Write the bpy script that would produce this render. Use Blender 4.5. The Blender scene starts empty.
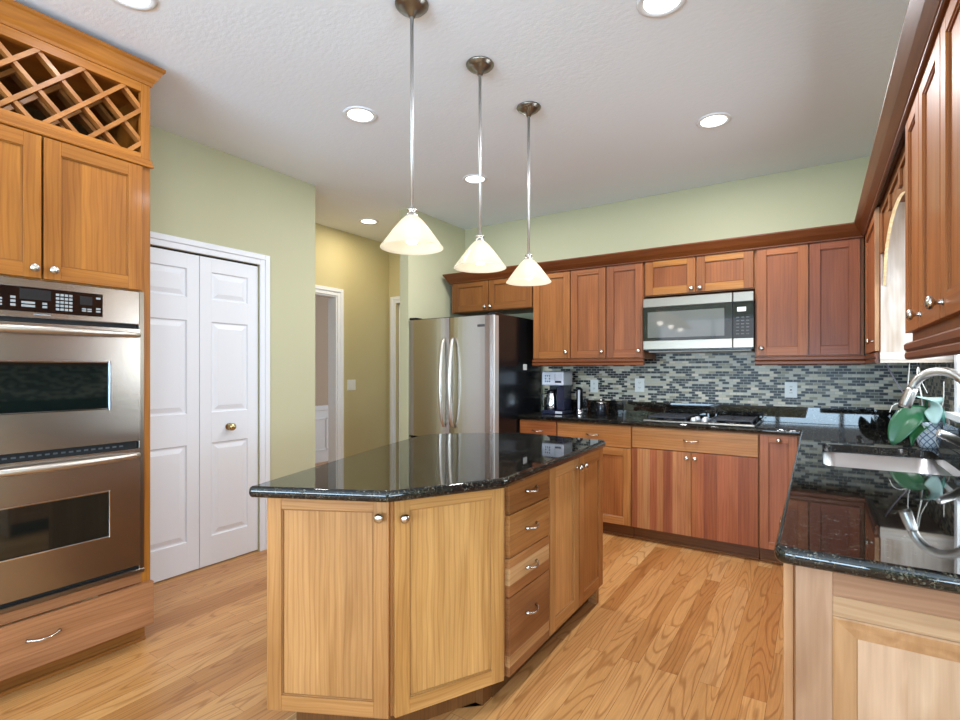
import bpy, math, random
from mathutils import Vector, Matrix
from mathutils.geometry import tessellate_polygon
random.seed(7)
R = random.Random(11)
PI = math.pi
SC = bpy.context.scene
COL = SC.collection

# ------------------------------------------------------------------ camera
cam_d = bpy.data.cameras.new('camera')
cam = bpy.data.objects.new('camera', cam_d)
COL.objects.link(cam)
cam.location = (0, 0, 1.30)
cam.rotation_euler = (PI / 2, 0, 0.5796)
cam_d.sensor_width = 36
cam_d.lens = 515.6 / 960 * 36
cam_d.shift_y = 10.1 / 960
cam_d.clip_start = 0.02
SC.camera = cam

# ------------------------------------------------------------------ world, exposure
SC.view_settings.view_transform = 'Standard'
SC.view_settings.look = 'None'
SC.view_settings.gamma = 1
SC.view_settings.use_curve_mapping = False
SC.view_settings.exposure = -0.22
SC.cycles.max_bounces = 10
SC.cycles.diffuse_bounces = 5
SC.cycles.caustics_reflective = False
SC.cycles.caustics_refractive = False
SC.cycles.sample_clamp_indirect = 4.0
W = bpy.data.worlds.new('world')
SC.world = W
W.use_nodes = True
W.node_tree.nodes['Background'].inputs[0].default_value = (0.86, 0.93, 1.0, 1)
W.node_tree.nodes['Background'].inputs[1].default_value = 1.6


def area_light(name, loc, rot, sx, sy, power, col=(1, 1, 1), spread=PI):
    d = bpy.data.lights.new(name, 'AREA')
    d.shape = 'RECTANGLE'
    d.size, d.size_y = sx, sy
    d.energy = power
    d.color = col
    d.spread = spread
    o = bpy.data.objects.new(name, d)
    o.location = loc
    o.rotation_euler = rot
    COL.objects.link(o)
    return o


# daylight entering by the windows of the breakfast area behind the camera, and by the sink window
area_light('daylight_rear', (-0.7, -3.70, 1.55), (PI / 2, 0, 0), 4.4, 1.7, 34, (0.84, 0.93, 1.0))
area_light('daylight_side', (3.32, -1.2, 1.55), (PI / 2, 0, PI / 2), 3.0, 1.7, 20, (0.84, 0.93, 1.0))
# added fill lights, tilted up at the rear windows to brighten the ceiling
area_light('ceiling_fill_rear', (-0.7, -3.66, 1.2), (PI / 2 + .62, 0, 0), 4.4, 1.2, 390, (0.54, 0.78, 1.0))
area_light('ceiling_fill_side', (3.26, -1.2, 1.2), (PI / 2 + .85, 0, PI / 2), 3.0, 1.2, 250, (0.54, 0.78, 1.0))
area_light('daylight_sink', (0.78, 2.82, 1.58), (PI / 2 + .45, 0, PI / 2), 0.9, 0.95, 27, (0.84, 0.95, 1.0))

# ------------------------------------------------------------------ materials


def lin(h):
    if isinstance(h, str):
        h = [int(h[i:i + 2], 16) for i in (0, 2, 4)]
    return tuple((c / 255 / 12.92) if c / 255 <= .04045 else ((c / 255 + .055) / 1.055) ** 2.4 for c in h)


def mat(name, col=(200, 200, 200), rough=.5, metal=0.0, spec=None, **kw):
    m = bpy.data.materials.new(name)
    m.use_nodes = True
    b = m.node_tree.nodes['Principled BSDF']
    b.inputs['Base Color'].default_value = (*lin(col), 1)
    b.inputs['Roughness'].default_value = rough
    b.inputs['Metallic'].default_value = metal
    if spec is not None:
        b.inputs['Specular IOR Level'].default_value = spec
    for k, v in kw.items():
        b.inputs[k.replace('_', ' ')].default_value = v
    return m


class NT:
    def __init__(s, m):
        s.t = m.node_tree
        s.b = s.t.nodes['Principled BSDF']

    def n(s, typ, **kw):
        nd = s.t.nodes.new(typ)
        for k, v in kw.items():
            if k.startswith('i_'):
                nd.inputs[k[2:].replace('_', ' ')].default_value = v
            else:
                setattr(nd, k, v)
        return nd

    def l(s, a, b):
        s.t.links.new(a, b)

    def ramp(s, fac, stops, interp='LINEAR'):
        r = s.n('ShaderNodeValToRGB')
        r.color_ramp.interpolation = interp
        el = r.color_ramp.elements
        while len(el) < len(stops):
            el.new(0.5)
        for e, (p, c) in zip(el, stops):
            e.position = p
            e.color = (*c, 1) if len(c) == 3 else c
        s.l(fac, r.inputs[0])
        return r.outputs[0]

    def mul(s, a, b, fac=1.0, mode='MULTIPLY'):
        x = s.n('ShaderNodeMix', data_type='RGBA', blend_type=mode)
        x.inputs[0].default_value = fac
        for v, k in ((a, 6), (b, 7)):
            if hasattr(v, 'links'):
                s.l(v, x.inputs[k])
            else:
                x.inputs[k].default_value = (*v, 1)
        return x.outputs[2]

    def mapping(s, vec, scale=(1, 1, 1), rot=(0, 0, 0), loc=(0, 0, 0)):
        m = s.n('ShaderNodeMapping')
        m.inputs['Scale'].default_value = scale
        m.inputs['Rotation'].default_value = rot
        m.inputs['Location'].default_value = loc
        s.l(vec, m.inputs[0])
        return m.outputs[0]

    def bump(s, h, strength, dist=.002):
        b = s.n('ShaderNodeBump')
        b.inputs['Strength'].default_value = strength
        b.inputs['Distance'].default_value = dist
        s.l(h, b.inputs['Height'])
        s.l(b.outputs[0], s.b.inputs['Normal'])


def g3(v):
    return (v, v, v)


def make_wood():
    m = mat('cabinet_wood', rough=.40)
    t = NT(m)
    gr = t.n('ShaderNodeAttribute', attribute_name='gr').outputs['Vector']
    wc = t.n('ShaderNodeAttribute', attribute_name='wcol').outputs['Color']
    fine = t.n('ShaderNodeTexNoise', i_Scale=1.0, i_Detail=5.0, i_Roughness=.6)
    t.l(t.mapping(gr, (3.0, 75, 75)), fine.inputs['Vector'])
    broad = t.n('ShaderNodeTexNoise', i_Scale=1.0, i_Detail=2.0, i_Distortion=.6)
    t.l(t.mapping(gr, (1.6, 11, 11)), broad.inputs['Vector'])
    ring = t.n('ShaderNodeTexWave', wave_type='BANDS', bands_direction='Y', i_Scale=7.0, i_Distortion=7.0, i_Detail=2.0)
    ring.inputs['Detail Scale'].default_value = .7
    t.l(t.mapping(gr, (.5, 2.2, 2.2)), ring.inputs['Vector'])
    c = t.mul(wc, t.ramp(fine.outputs[0], [(.3, (.85, .82, .79)), (.7, (1.06, 1.06, 1.06))]))
    c = t.mul(c, t.ramp(broad.outputs[0], [(.3, (.80, .72, .63)), (.7, (1.12, 1.12, 1.12))]))
    c = t.mul(c, t.ramp(ring.outputs[0], [(0, (.88, .83, .78)), (.5, (1.03, 1.03, 1.03)), (1, (.98, .97, .96))]))
    t.l(c, t.b.inputs['Base Color'])
    t.b.inputs['Specular IOR Level'].default_value = .32
    t.b.inputs['Coat Weight'].default_value = .05
    t.b.inputs['Coat Roughness'].default_value = .12
    t.bump(fine.outputs[0], .05, .001)
    return m


def make_floor():
    m = mat('oak_floor', rough=.3)
    t = NT(m)
    pos = t.n('ShaderNodeTexCoord').outputs['Object']
    v = t.mapping(pos, (1, 1, 1), (0, 0, PI / 2))
    br = t.n('ShaderNodeTexBrick', offset=.37, offset_frequency=2, squash=1.0)
    br.inputs['Color1'].default_value = (0, 0, 0, 1)
    br.inputs['Color2'].default_value = (1, 1, 1, 1)
    br.inputs['Mortar'].default_value = (.5, .5, .5, 1)
    br.inputs['Scale'].default_value = 1.0
    br.inputs['Mortar Size'].default_value = .0009
    br.inputs['Brick Width'].default_value = 1.15
    br.inputs['Row Height'].default_value = .083
    t.l(v, br.inputs['Vector'])
    sep = t.n('ShaderNodeSeparateColor')
    t.l(br.outputs['Color'], sep.inputs[0])
    rnd = sep.outputs[0]
    w = t.n('ShaderNodeMath', operation='MULTIPLY')
    t.l(rnd, w.inputs[0])
    w.inputs[1].default_value = 37.0
    base = t.ramp(rnd, [(0, lin((170, 114, 60))), (.3, lin((194, 140, 82))), (.6, lin((206, 154, 96))), (.85, lin((184, 126, 70))), (1, lin((214, 168, 112)))])
    # cathedral figure: contour lines of a stretched noise field, different on every plank
    fld = t.n('ShaderNodeTexNoise', noise_dimensions='4D', i_Scale=1.0, i_Detail=1.5, i_Roughness=.4)
    t.l(t.mapping(pos, (7.5, .75, 1)), fld.inputs['Vector'])
    t.l(w.outputs[0], fld.inputs['W'])
    k = t.n('ShaderNodeMath', operation='MULTIPLY')
    t.l(fld.outputs[0], k.inputs[0])
    k.inputs[1].default_value = 120.0
    sn = t.n('ShaderNodeMath', operation='SINE')
    t.l(k.outputs[0], sn.inputs[0])
    cath = t.ramp(sn.outputs[0], [(0.0, (1.03, 1.03, 1.03)), (.62, (1.0, 1.0, 1.0)), (1.0, (.74, .66, .58))])
    fine = t.n('ShaderNodeTexNoise', noise_dimensions='4D', i_Scale=1.0, i_Detail=5.0, i_Roughness=.65)
    t.l(t.mapping(pos, (150, 5, 1)), fine.inputs['Vector'])
    t.l(w.outputs[0], fine.inputs['W'])
    c = t.mul(base, cath)
    c = t.mul(c, t.ramp(fine.outputs[0], [(.3, (.80, .76, .72)), (.65, (1.05, 1.05, 1.05))]))
    seam = t.ramp(br.outputs['Fac'], [(0, (1, 1, 1)), (1, (.45, .36, .28))])
    c = t.mul(c, seam)
    t.l(c, t.b.inputs['Base Color'])
    rr = t.n('ShaderNodeMapRange')
    rr.inputs['To Min'].default_value = .24
    rr.inputs['To Max'].default_value = .42
    t.l(fine.outputs[0], rr.inputs[0])
    t.l(rr.outputs[0], t.b.inputs['Roughness'])
    t.bump(fine.outputs[0], .06, .001)
    return m


def make_granite():
    m = mat('black_granite', rough=.03)
    t = NT(m)
    pos = t.n('ShaderNodeTexCoord').outputs['Object']
    n1 = t.n('ShaderNodeTexVoronoi', i_Scale=260.0)
    t.l(pos, n1.inputs['Vector'])
    s1 = t.n('ShaderNodeSeparateColor')
    t.l(n1.outputs['Color'], s1.inputs[0])
    n2 = t.n('ShaderNodeTexNoise', i_Scale=38.0, i_Detail=4.0, i_Roughness=.7)
    t.l(pos, n2.inputs['Vector'])
    mp = t.n('ShaderNodeMath', operation='MULTIPLY')
    t.l(s1.outputs[0], mp.inputs[0])
    t.l(n2.outputs[0], mp.inputs[1])
    c = t.ramp(mp.outputs[0], [(0, lin((14, 14, 15))), (.36, lin((24, 23, 22))), (.48, lin((58, 54, 44))), (.58, lin((96, 92, 80))), (.7, lin((150, 150, 150)))])
    t.l(c, t.b.inputs['Base Color'])
    t.b.inputs['Specular IOR Level'].default_value = .6
    return m


def make_mosaic():
    m = mat('mosaic_tile', rough=.35, spec=.3)
    t = NT(m)
    pos = t.n('ShaderNodeAttribute', attribute_name='gr').outputs['Vector']
    br = t.n('ShaderNodeTexBrick', offset=.5, offset_frequency=2)
    br.inputs['Color1'].default_value = (0, 0, 0, 1)
    br.inputs['Color2'].default_value = (1, 1, 1, 1)
    br.inputs['Mortar'].default_value = (.5, .5, .5, 1)
    br.inputs['Scale'].default_value = 1.0
    br.inputs['Mortar Size'].default_value = .0016
    br.inputs['Brick Width'].default_value = .050
    br.inputs['Row Height'].default_value = .0205
    t.l(pos, br.inputs['Vector'])
    c = t.ramp(br.outputs['Color'], [(0, lin((22, 23, 25))), (.24, lin((193, 184, 158))), (.36, lin((97, 94, 82))), (.44, lin((26, 27, 29))), (.52, lin((210, 199, 178))), (.60, lin((142, 135, 112))), (.70, lin((18, 19, 22))), (.80, lin((189, 184, 169)))], 'CONSTANT')
    mx = t.n('ShaderNodeMix', data_type='RGBA')
    t.l(br.outputs['Fac'], mx.inputs[0])
    t.l(c, mx.inputs[6])
    mx.inputs[7].default_value = (*lin((172, 170, 160)), 1)
    t.l(mx.outputs[2], t.b.inputs['Base Color'])
    t.bump(br.outputs['Fac'], -.3, .001)
    return m


def make_ceiling():
    m = mat('ceiling_paint', (236, 241, 249), .9)
    t = NT(m)
    pos = t.n('ShaderNodeTexCoord').outputs['Object']
    n = t.n('ShaderNodeTexNoise', i_Scale=34.0, i_Detail=4.0, i_Roughness=.6)
    t.l(t.mapping(pos, (1, 1.6, 1)), n.inputs['Vector'])
    t.bump(n.outputs[0], .35, .004)
    return m


def make_steel(name, col, rough, axis):
    m = mat(name, col, rough, 1.0)
    t = NT(m)
    pos = t.n('ShaderNodeTexCoord').outputs['Object']
    n = t.n('ShaderNodeTexNoise', i_Scale=1.0, i_Detail=3.0)
    sc = [400, 400, 400]
    sc[axis] = 3
    t.l(t.mapping(pos, sc), n.inputs['Vector'])
    t.bump(n.outputs[0], .04, .001)
    w = t.n('ShaderNodeTexNoise', i_Scale=2.2, i_Detail=1.0)
    t.l(pos, w.inputs['Vector'])
    return m


WOOD = make_wood()
FLOOR = make_floor()
GRANITE = make_granite()
MOSAIC = make_mosaic()
CEIL = make_ceiling()
PAINT = mat('green_wall_paint', (187, 184, 151), .75)
HALLPAINT_LAMPLIT = mat('hall_paint_lamplit', (196, 184, 140), .75)  # wall paint with the hall lamp's warm tint put into its colour
TAN = mat('tan_wall_paint', (190, 170, 150), .8)
WHITE = mat('white_trim_paint', (226, 228, 232), .4)
STEEL = make_steel('brushed_steel', (170, 162, 155), .24, 1)
FRIDGE = make_steel('fridge_steel', (204, 202, 198), .22, 2)
STEELX = make_steel('brushed_steel_plain', (140, 131, 120), .30, 0)
NICKEL = mat('satin_nickel', (205, 200, 192), .22, 1.0)
DARKNICKEL = mat('pewter_metal', (140, 136, 128), .3, 1.0)
HANDLE = mat('satin_steel_bar', (206, 198, 188), .34, 1.0)
STEELF = mat('faucet_steel', (206, 204, 202), .3, 1.0)
ROD = mat('satin_rod', (200, 198, 196), .42, 1.0)
BRASS = mat('antique_brass', (190, 170, 125), .25, 1.0)
BLACKG = mat('black_glass', (10, 11, 13), .05, 0, .6)
OVENG = mat('oven_window_glass', (14, 22, 20), .04, 0, .9)
BLACK = mat('black_enamel', (17, 18, 21), .22)
BLACKM = mat('black_iron', (30, 32, 40), .45)
DARK = mat('dark_gap', (12, 11, 11), .7)
GREYBTN = mat('button_grey', (150, 152, 152), .5)
PLASTICW = mat('white_plastic', (228, 228, 224), .35)
SLOT = mat('socket_slot', (70, 68, 66), .5)
CHROME = mat('chrome', (225, 226, 228), .08, 1.0)
BLUEBLK = mat('blue_black_plastic', (28, 32, 52), .2)
LEAF = mat('orchid_leaf_green', (36, 88, 56), .3)
LEAF_SKYLIT = mat('orchid_leaf_skylit', (176, 206, 202), .3)  # leaf paled: the sky's reflection is put into the colour
ROOT = mat('orchid_root', (208, 206, 200), .6)
SOIL = mat('bark_mix', (52, 38, 32), .9)


def make_pane():
    m = bpy.data.materials.new('pane_glass')
    m.use_nodes = True
    t = m.node_tree
    t.nodes.clear()
    out = t.nodes.new('ShaderNodeOutputMaterial')
    tp = t.nodes.new('ShaderNodeBsdfTransparent')
    gl = t.nodes.new('ShaderNodeBsdfGlossy')
    gl.inputs['Roughness'].default_value = .01
    mx = t.nodes.new('ShaderNodeMixShader')
    mx.inputs[0].default_value = .06
    t.links.new(tp.outputs[0], mx.inputs[1])
    t.links.new(gl.outputs[0], mx.inputs[2])
    t.links.new(mx.outputs[0], out.inputs[0])
    return m


GLASSCLEAR = make_pane()


def emis(name, col, st):
    m = mat(name, col, .5)
    b = m.node_tree.nodes['Principled BSDF']
    b.inputs['Emission Color'].default_value = (*lin(col), 1)
    b.inputs['Emission Strength'].default_value = st
    return m


LENS = emis('downlight_lens', (255, 250, 240), 6.0)
BULB = emis('lamp_bulb', (255, 246, 228), 2.6)
DISPLAY = emis('lit_display', (215, 220, 215), .5)


def make_shade():
    m = bpy.data.materials.new('frosted_glass_shade')
    m.use_nodes = True
    t = m.node_tree
    t.nodes.clear()
    out = t.nodes.new('ShaderNodeOutputMaterial')
    tr = t.nodes.new('ShaderNodeBsdfTranslucent')
    tr.inputs[0].default_value = (*lin((255, 246, 226)), 1)
    df = t.nodes.new('ShaderNodeBsdfDiffuse')
    df.inputs[0].default_value = (*lin((250, 244, 226)), 1)
    tp = t.nodes.new('ShaderNodeBsdfTransparent')
    gl = t.nodes.new('ShaderNodeBsdfGlossy')
    gl.inputs['Roughness'].default_value = .15
    a = t.nodes.new('ShaderNodeMixShader')
    a.inputs[0].default_value = .35
    b = t.nodes.new('ShaderNodeMixShader')
    b.inputs[0].default_value = .30
    c = t.nodes.new('ShaderNodeMixShader')
    c.inputs[0].default_value = .06
    t.links.new(tr.outputs[0], a.inputs[1])
    t.links.new(df.outputs[0], a.inputs[2])
    t.links.new(a.outputs[0], b.inputs[1])
    t.links.new(tp.outputs[0], b.inputs[2])
    t.links.new(b.outputs[0], c.inputs[1])
    t.links.new(gl.outputs[0], c.inputs[2])
    t.links.new(c.outputs[0], out.inputs[0])
    return m


SHADE = make_shade()


def make_potmat():
    m = mat('lattice_glaze', (205, 212, 224), .25)
    t = NT(m)
    gr = t.n('ShaderNodeAttribute', attribute_name='gr').outputs['Vector']
    outs = []
    for a in (PI / 4, -PI / 4):
        w = t.n('ShaderNodeTexWave', wave_type='BANDS', bands_direction='X', i_Scale=13.0)
        t.l(t.mapping(gr, (1, 1, 1), (0, 0, a)), w.inputs['Vector'])
        outs.append(t.ramp(w.outputs[0], [(.05, lin((120, 134, 158))), (.16, lin((226, 231, 238)))]))
    t.l(t.mul(outs[0], outs[1], 1.0, 'DARKEN'), t.b.inputs['Base Color'])
    return m


POTGLAZE = make_potmat()

# ------------------------------------------------------------------ mesh builder


class MB:
    def __init__(s):
        s.v, s.f, s.gr, s.wc, s.sm = [], [], [], [], []

    def face(s, idx, gr, wc, smooth=False):
        s.f.append(tuple(idx))
        s.gr.append(gr)
        s.wc.append(wc)
        s.sm.append(smooth)

    def box(s, x0, x1, y0, y1, z0, z1, grain='z', col=(.5, .5, .5), c=.0012, off=None):
        x0, x1 = min(x0, x1), max(x0, x1)
        y0, y1 = min(y0, y1), max(y0, y1)
        z0, z1 = min(z0, z1), max(z0, z1)
        c = min(c, (x1 - x0) * .3, (y1 - y0) * .3, (z1 - z0) * .3)
        o = off or (R.uniform(0, 50), R.uniform(0, 50), R.uniform(0, 50))
        lo, hi = (x0, y0, z0), (x1, y1, z1)
        b = len(s.v)
        ids = {}
        for sx in (0, 1):
            for sy in (0, 1):
                for sz in (0, 1):
                    sg = (sx, sy, sz)
                    for ax in range(3):
                        p = []
                        for k in range(3):
                            base = hi[k] if sg[k] else lo[k]
                            if k != ax:
                                base += -c if sg[k] else c
                            p.append(base)
                        ids[(sg, ax)] = len(s.v)
                        s.v.append(tuple(p))

        def add(q):
            # orient outward from the centre
            ce = Vector(((x0 + x1) / 2, (y0 + y1) / 2, (z0 + z1) / 2))
            P = [Vector(s.v[i]) for i in q]
            n = (P[1] - P[0]).cross(P[2] - P[0])
            if n.dot(sum(P, Vector()) / len(P) - ce) < 0:
                q = q[::-1]
            g = []
            for i in q:
                x, y, z = s.v[i]
                if grain == 'z':
                    g.append((z + o[0], x + o[1], y + o[2]))
                elif grain == 'x':
                    g.append((x + o[0], z + o[1], y + o[2]))
                else:
                    g.append((y + o[0], z + o[1], x + o[2]))
            s.face(q, g, col)
        for ax in range(3):
            o1, o2 = [k for k in range(3) if k != ax]
            for sg in (0, 1):
                q = []
                for (a, bb) in ((0, 0), (1, 0), (1, 1), (0, 1)):
                    t = [0, 0, 0]
                    t[ax] = sg
                    t[o1] = a
                    t[o2] = bb
                    q.append(ids[(tuple(t), ax)])
                add(q)
            for a in (0, 1):
                for bb in (0, 1):
                    t0, t1 = [0, 0, 0], [0, 0, 0]
                    t0[o1] = t1[o1] = a
                    t0[o2] = t1[o2] = bb
                    t1[ax] = 1
                    add([ids[(tuple(t0), o1)], ids[(tuple(t1), o1)], ids[(tuple(t1), o2)], ids[(tuple(t0), o2)]])
        for sx in (0, 1):
            for sy in (0, 1):
                for sz in (0, 1):
                    add([ids[((sx, sy, sz), k)] for k in range(3)])
        return s

    def prism(s, pts, z0, z1, col=(.5, .5, .5), grain='z', off=None):
        """vertical prism over a CCW polygon"""
        n = len(pts)
        b = len(s.v)
        o = off or (R.uniform(0, 50), R.uniform(0, 50), R.uniform(0, 50))
        for z in (z0, z1):
            for p in pts:
                s.v.append((p[0], p[1], z))

        def g(i):
            x, y, z = s.v[i]
            return (z + o[0], x + y + o[1], y - x + o[2])
        def add(q):
            s.face(q, [g(i) for i in q], col)
        for i in range(n):
            j = (i + 1) % n
            add([b + i, b + j, b + n + j, b + n + i])
        add([b + n + i for i in range(n)])
        add([b + n - 1 - i for i in range(n)])
        return s

    def loft(s, rings, closed=True, cap=(True, True), smooth=True, col=(.5, .5, .5), grain=0, grs=None):
        """rings: lists of equal length points"""
        b = len(s.v)
        n = len(rings[0])
        o = (R.uniform(0, 50), R.uniform(0, 50), R.uniform(0, 50))
        gg = []
        for ri, r in enumerate(rings):
            for pi, p in enumerate(r):
                s.v.append(tuple(p))
                if grs:
                    gg.append(grs(ri, pi))
                else:
                    p = tuple(p)
                    a = [p[grain]] + [p[k] for k in range(3) if k != grain]
                    gg.append((a[0] + o[0], a[1] + o[1], a[2] + o[2]))
        def add(q, sm):
            s.face([b + i for i in q], [gg[i] for i in q], col, sm)
        m = n if closed else n - 1
        for k in range(len(rings) - 1):
            for i in range(m):
                j = (i + 1) % n
                add([k * n + i, k * n + j, (k + 1) * n + j, (k + 1) * n + i], smooth)
        if closed and cap[0]:
            add(list(range(n))[::-1], False)
        if closed and cap[1]:
            add([(len(rings) - 1) * n + i for i in range(n)], False)
        return s

    def lathe(s, prof, c=(0, 0, 0), axis='z', seg=24, cap=(True, True), smooth=True, grs=None):
        """prof: list of (radius, height) along axis"""
        rings = []
        for r, h in prof:
            ring = []
            for i in range(seg):
                a = 2 * PI * i / seg
                ca, sa = max(r, 1e-5) * math.cos(a), max(r, 1e-5) * math.sin(a)
                if axis == 'z':
                    p = (c[0] + ca, c[1] + sa, c[2] + h)
                elif axis == '-y':
                    p = (c[0] + ca, c[1] - h, c[2] + sa)
                else:
                    p = (c[0] + h, c[1] + ca, c[2] + sa)
                ring.append(p)
            rings.append(ring)
        return s.loft(rings, True, cap, smooth, grs=grs)

    def tube(s, pts, rad, seg=10, flat=1.0):
        pts = [Vector(p) for p in pts]
        n = len(pts)
        rads = rad if isinstance(rad, (list, tuple)) else [rad] * n
        rings = []
        up = Vector((0, 0, 1))
        t0 = (pts[1] - pts[0]).normalized()
        if abs(t0.dot(up)) > .9:
            up = Vector((1, 0, 0))
        nrm = (up - t0 * up.dot(t0)).normalized()
        for i in range(n):
            t = (pts[min(i + 1, n - 1)] - pts[max(i - 1, 0)]).normalized()
            nrm = (nrm - t * nrm.dot(t)).normalized()
            bn = t.cross(nrm)
            rings.append([pts[i] + (nrm * math.cos(2 * PI * k / seg) + bn * flat * math.sin(2 * PI * k / seg)) * rads[i] for k in range(seg)])
        return s.loft(rings)

    def build(s, name, m, parent=None, loc=None, rotz=None):
        me = bpy.data.meshes.new(name)
        me.from_pydata(s.v, [], s.f)
        if s.f:
            a = me.attributes.new('gr', 'FLOAT_VECTOR', 'CORNER')
            a.data.foreach_set('vector', [c for g in s.gr for p in g for c in p])
            w = me.attributes.new('wcol', 'FLOAT_COLOR', 'CORNER')
            fl = []
            for f, c in zip(s.f, s.wc):
                fl += [c[0], c[1], c[2], 1.0] * len(f)
            w.data.foreach_set('color', fl)
            me.polygons.foreach_set('use_smooth', s.sm)
        me.update()
        me.materials.append(m)
        o = bpy.data.objects.new(name, me)
        COL.objects.link(o)
        if parent:
            o.parent = parent
        if loc:
            o.location = loc
        if rotz is not None:
            o.rotation_euler.z = rotz
        return o


def tag(o, label, cat, group=None):
    o['label'] = label
    o['category'] = cat
    if group:
        o['group'] = group
    return o


def thing(name, label, cat, loc=(0, 0, 0), rotz=0, group=None):
    o = bpy.data.objects.new(name, None)
    o.empty_display_size = .1
    COL.objects.link(o)
    o.location = loc
    o.rotation_euler = (0, 0, rotz)
    return tag(o, label, cat, group)


def struct(o):
    o['kind'] = 'structure'
    return o


def B(*a, **k):
    return MB().box(*a, **k)


# ------------------------------------------------------------------ room shell
CZ = 2.77
XL, XR, YB = -3.35, .565, 4.43
struct(B(-6.2, 3.4, -3.75, 6.3, -.1, 0, c=0).build('floor', FLOOR))
struct(B(-6.2, 3.4, -3.75, 6.3, CZ, CZ + .1, c=0).build('ceiling', CEIL))
struct(B(-3.19, XR + .12, YB, YB + .12, 0, CZ, c=0).build('wall_back', PAINT))
# fridge side wall (ends towards the hall)
struct(B(-3.19, -3.09, 3.54, YB, 0, CZ, c=0).build('wall_alcove', PAINT))
# left wall with closet opening
wl = MB()
wl.box(XL - .12, XL, -3.75, 1.385, 0, CZ, c=0)
wl.box(XL - .12, XL, 2.228, 2.72, 0, CZ, c=0)
wl.box(XL - .12, XL, 1.385, 2.228, 2.055, CZ, c=0)
struct(wl.build('wall_left', PAINT))
struct(B(-4.2, XL - .12, 2.60, 2.72, 0, CZ, c=0).build('wall_closet', HALLPAINT_LAMPLIT))
# right wall with sink window opening
WY0, WY1, WZ0, WZ1 = 2.36, 3.27, 1.10, 2.06
wr = MB()
wr.box(XR, XR + .12, 1.18, WY0, 0, CZ, c=0)
wr.box(XR, XR + .12, WY1, YB, 0, CZ, c=0)
wr.box(XR, XR + .12, WY0, WY1, 0, WZ0, c=0)
wr.box(XR, XR + .12, WY0, WY1, WZ1, CZ, c=0)
struct(wr.build('wall_right', PAINT))
struct(B(XR, 3.2, 1.06, 1.18, 0, CZ, c=0).build('wall_jog', PAINT))
# hall
wh = MB()
wh.box(-4.32, -4.2, 2.60, 2.85, 0, CZ, c=0)
wh.box(-4.32, -4.2, 3.69, 4.59, 0, CZ, c=0)
wh.box(-4.32, -4.2, 2.85, 3.69, 2.075, CZ, c=0)
struct(wh.build('wall_hall', HALLPAINT_LAMPLIT))
we = MB()
we.box(-4.2, -4.09, 4.47, 4.59, 0, CZ, c=0)
we.box(-4.09, -3.29, 4.47, 4.59, 2.075, CZ, c=0)
we.box(-3.29, -3.19, 4.47, 4.59, 0, CZ, c=0)
struct(we.build('wall_hall_end', HALLPAINT_LAMPLIT))
struct(B(-6.0, -5.88, .5, 6.0, 0, CZ, c=0).build('wall_dining', TAN))
ds = MB()
ds.box(-5.88, -5.865, .5, 6.0, 0, .73, c=0)
ds.box(-5.88, -5.85, .5, 6.0, .73, .80, c=.006)
for k in range(6):
    y0 = .62 + k * .9
    for a in ((y0, y0 + .75, .16, .185), (y0, y0 + .75, .6, .625), (y0, y0 + .025, .16, .625), (y0 + .725, y0 + .75, .16, .625)):
        ds.box(-5.866, -5.855, *a, c=.003)
struct(ds.build('trim_1', WHITE))
# room behind the camera: rear and far right walls with windows
RWZ0, RWZ1 = .5, 2.4
wq = MB()
wq.box(-3.47, -2.9, -3.72, -3.6, 0, CZ, c=0)
wq.box(1.5, 3.3, -3.72, -3.6, 0, CZ, c=0)
wq.box(-2.9, 1.5, -3.72, -3.6, 0, RWZ0, c=0)
wq.box(-2.9, 1.5, -3.72, -3.6, RWZ1, CZ, c=0)
struct(wq.build('wall_rear', PAINT))
ws = MB()
ws.box(3.2, 3.32, -3.72, -2.7, 0, CZ, c=0)
ws.box(3.2, 3.32, .3, 1.18, 0, CZ, c=0)
ws.box(3.2, 3.32, -2.7, .3, 0, RWZ0, c=0)
ws.box(3.2, 3.32, -2.7, .3, RWZ1, CZ, c=0)
struct(ws.build('wall_side', PAINT))
f = MB()
for k in range(5):
    x = -2.9 + k * 1.1
    f.box(x - .04, x + .04, -3.68, -3.6, RWZ0, RWZ1)
f.box(-2.9, 1.5, -3.68, -3.6, RWZ0, RWZ0 + .06)
f.box(-2.9, 1.5, -3.68, -3.6, RWZ1 - .06, RWZ1)
struct(f.build('window_2', WHITE))
f = MB()
for k in range(4):
    y = -2.7 + k * 1.0
    f.box(3.2, 3.28, y - .04, y + .04, RWZ0, RWZ1)
f.box(3.2, 3.28, -2.7, .3, RWZ0, RWZ0 + .06)
f.box(3.2, 3.28, -2.7, .3, RWZ1 - .06, RWZ1)
struct(f.build('window_3', WHITE))

# sink window
win = struct(bpy.data.objects.new('window_1', None))
COL.objects.link(win)
win.location = (XR, WY0, WZ0)
ww, hh = WY1 - WY0, WZ1 - WZ0
f = MB()
for a in ((0, .04, 0, hh), (ww - .04, ww, 0, hh), (0, ww, 0, .04), (0, ww, hh - .04, hh), (ww / 2 - .015, ww / 2 + .015, 0, hh)):
    f.box(.05, .10, *a)
f.build('window_frame', WHITE, win)
f = MB()
for a in ((-.06, 0, -.05, hh + .06), (ww, ww + .06, -.05, hh + .06), (0, ww, hh, hh + .06)):
    f.box(-.014, 0, *a)
f.build('window_casing', WHITE, win)
B(-.05, .06, -.06, ww + .06, -.03, 0).build('window_sill', WHITE, win)
B(.07, .074, .04, ww - .04, .04, hh - .04, c=0).build('pane', GLASSCLEAR, win)


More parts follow.
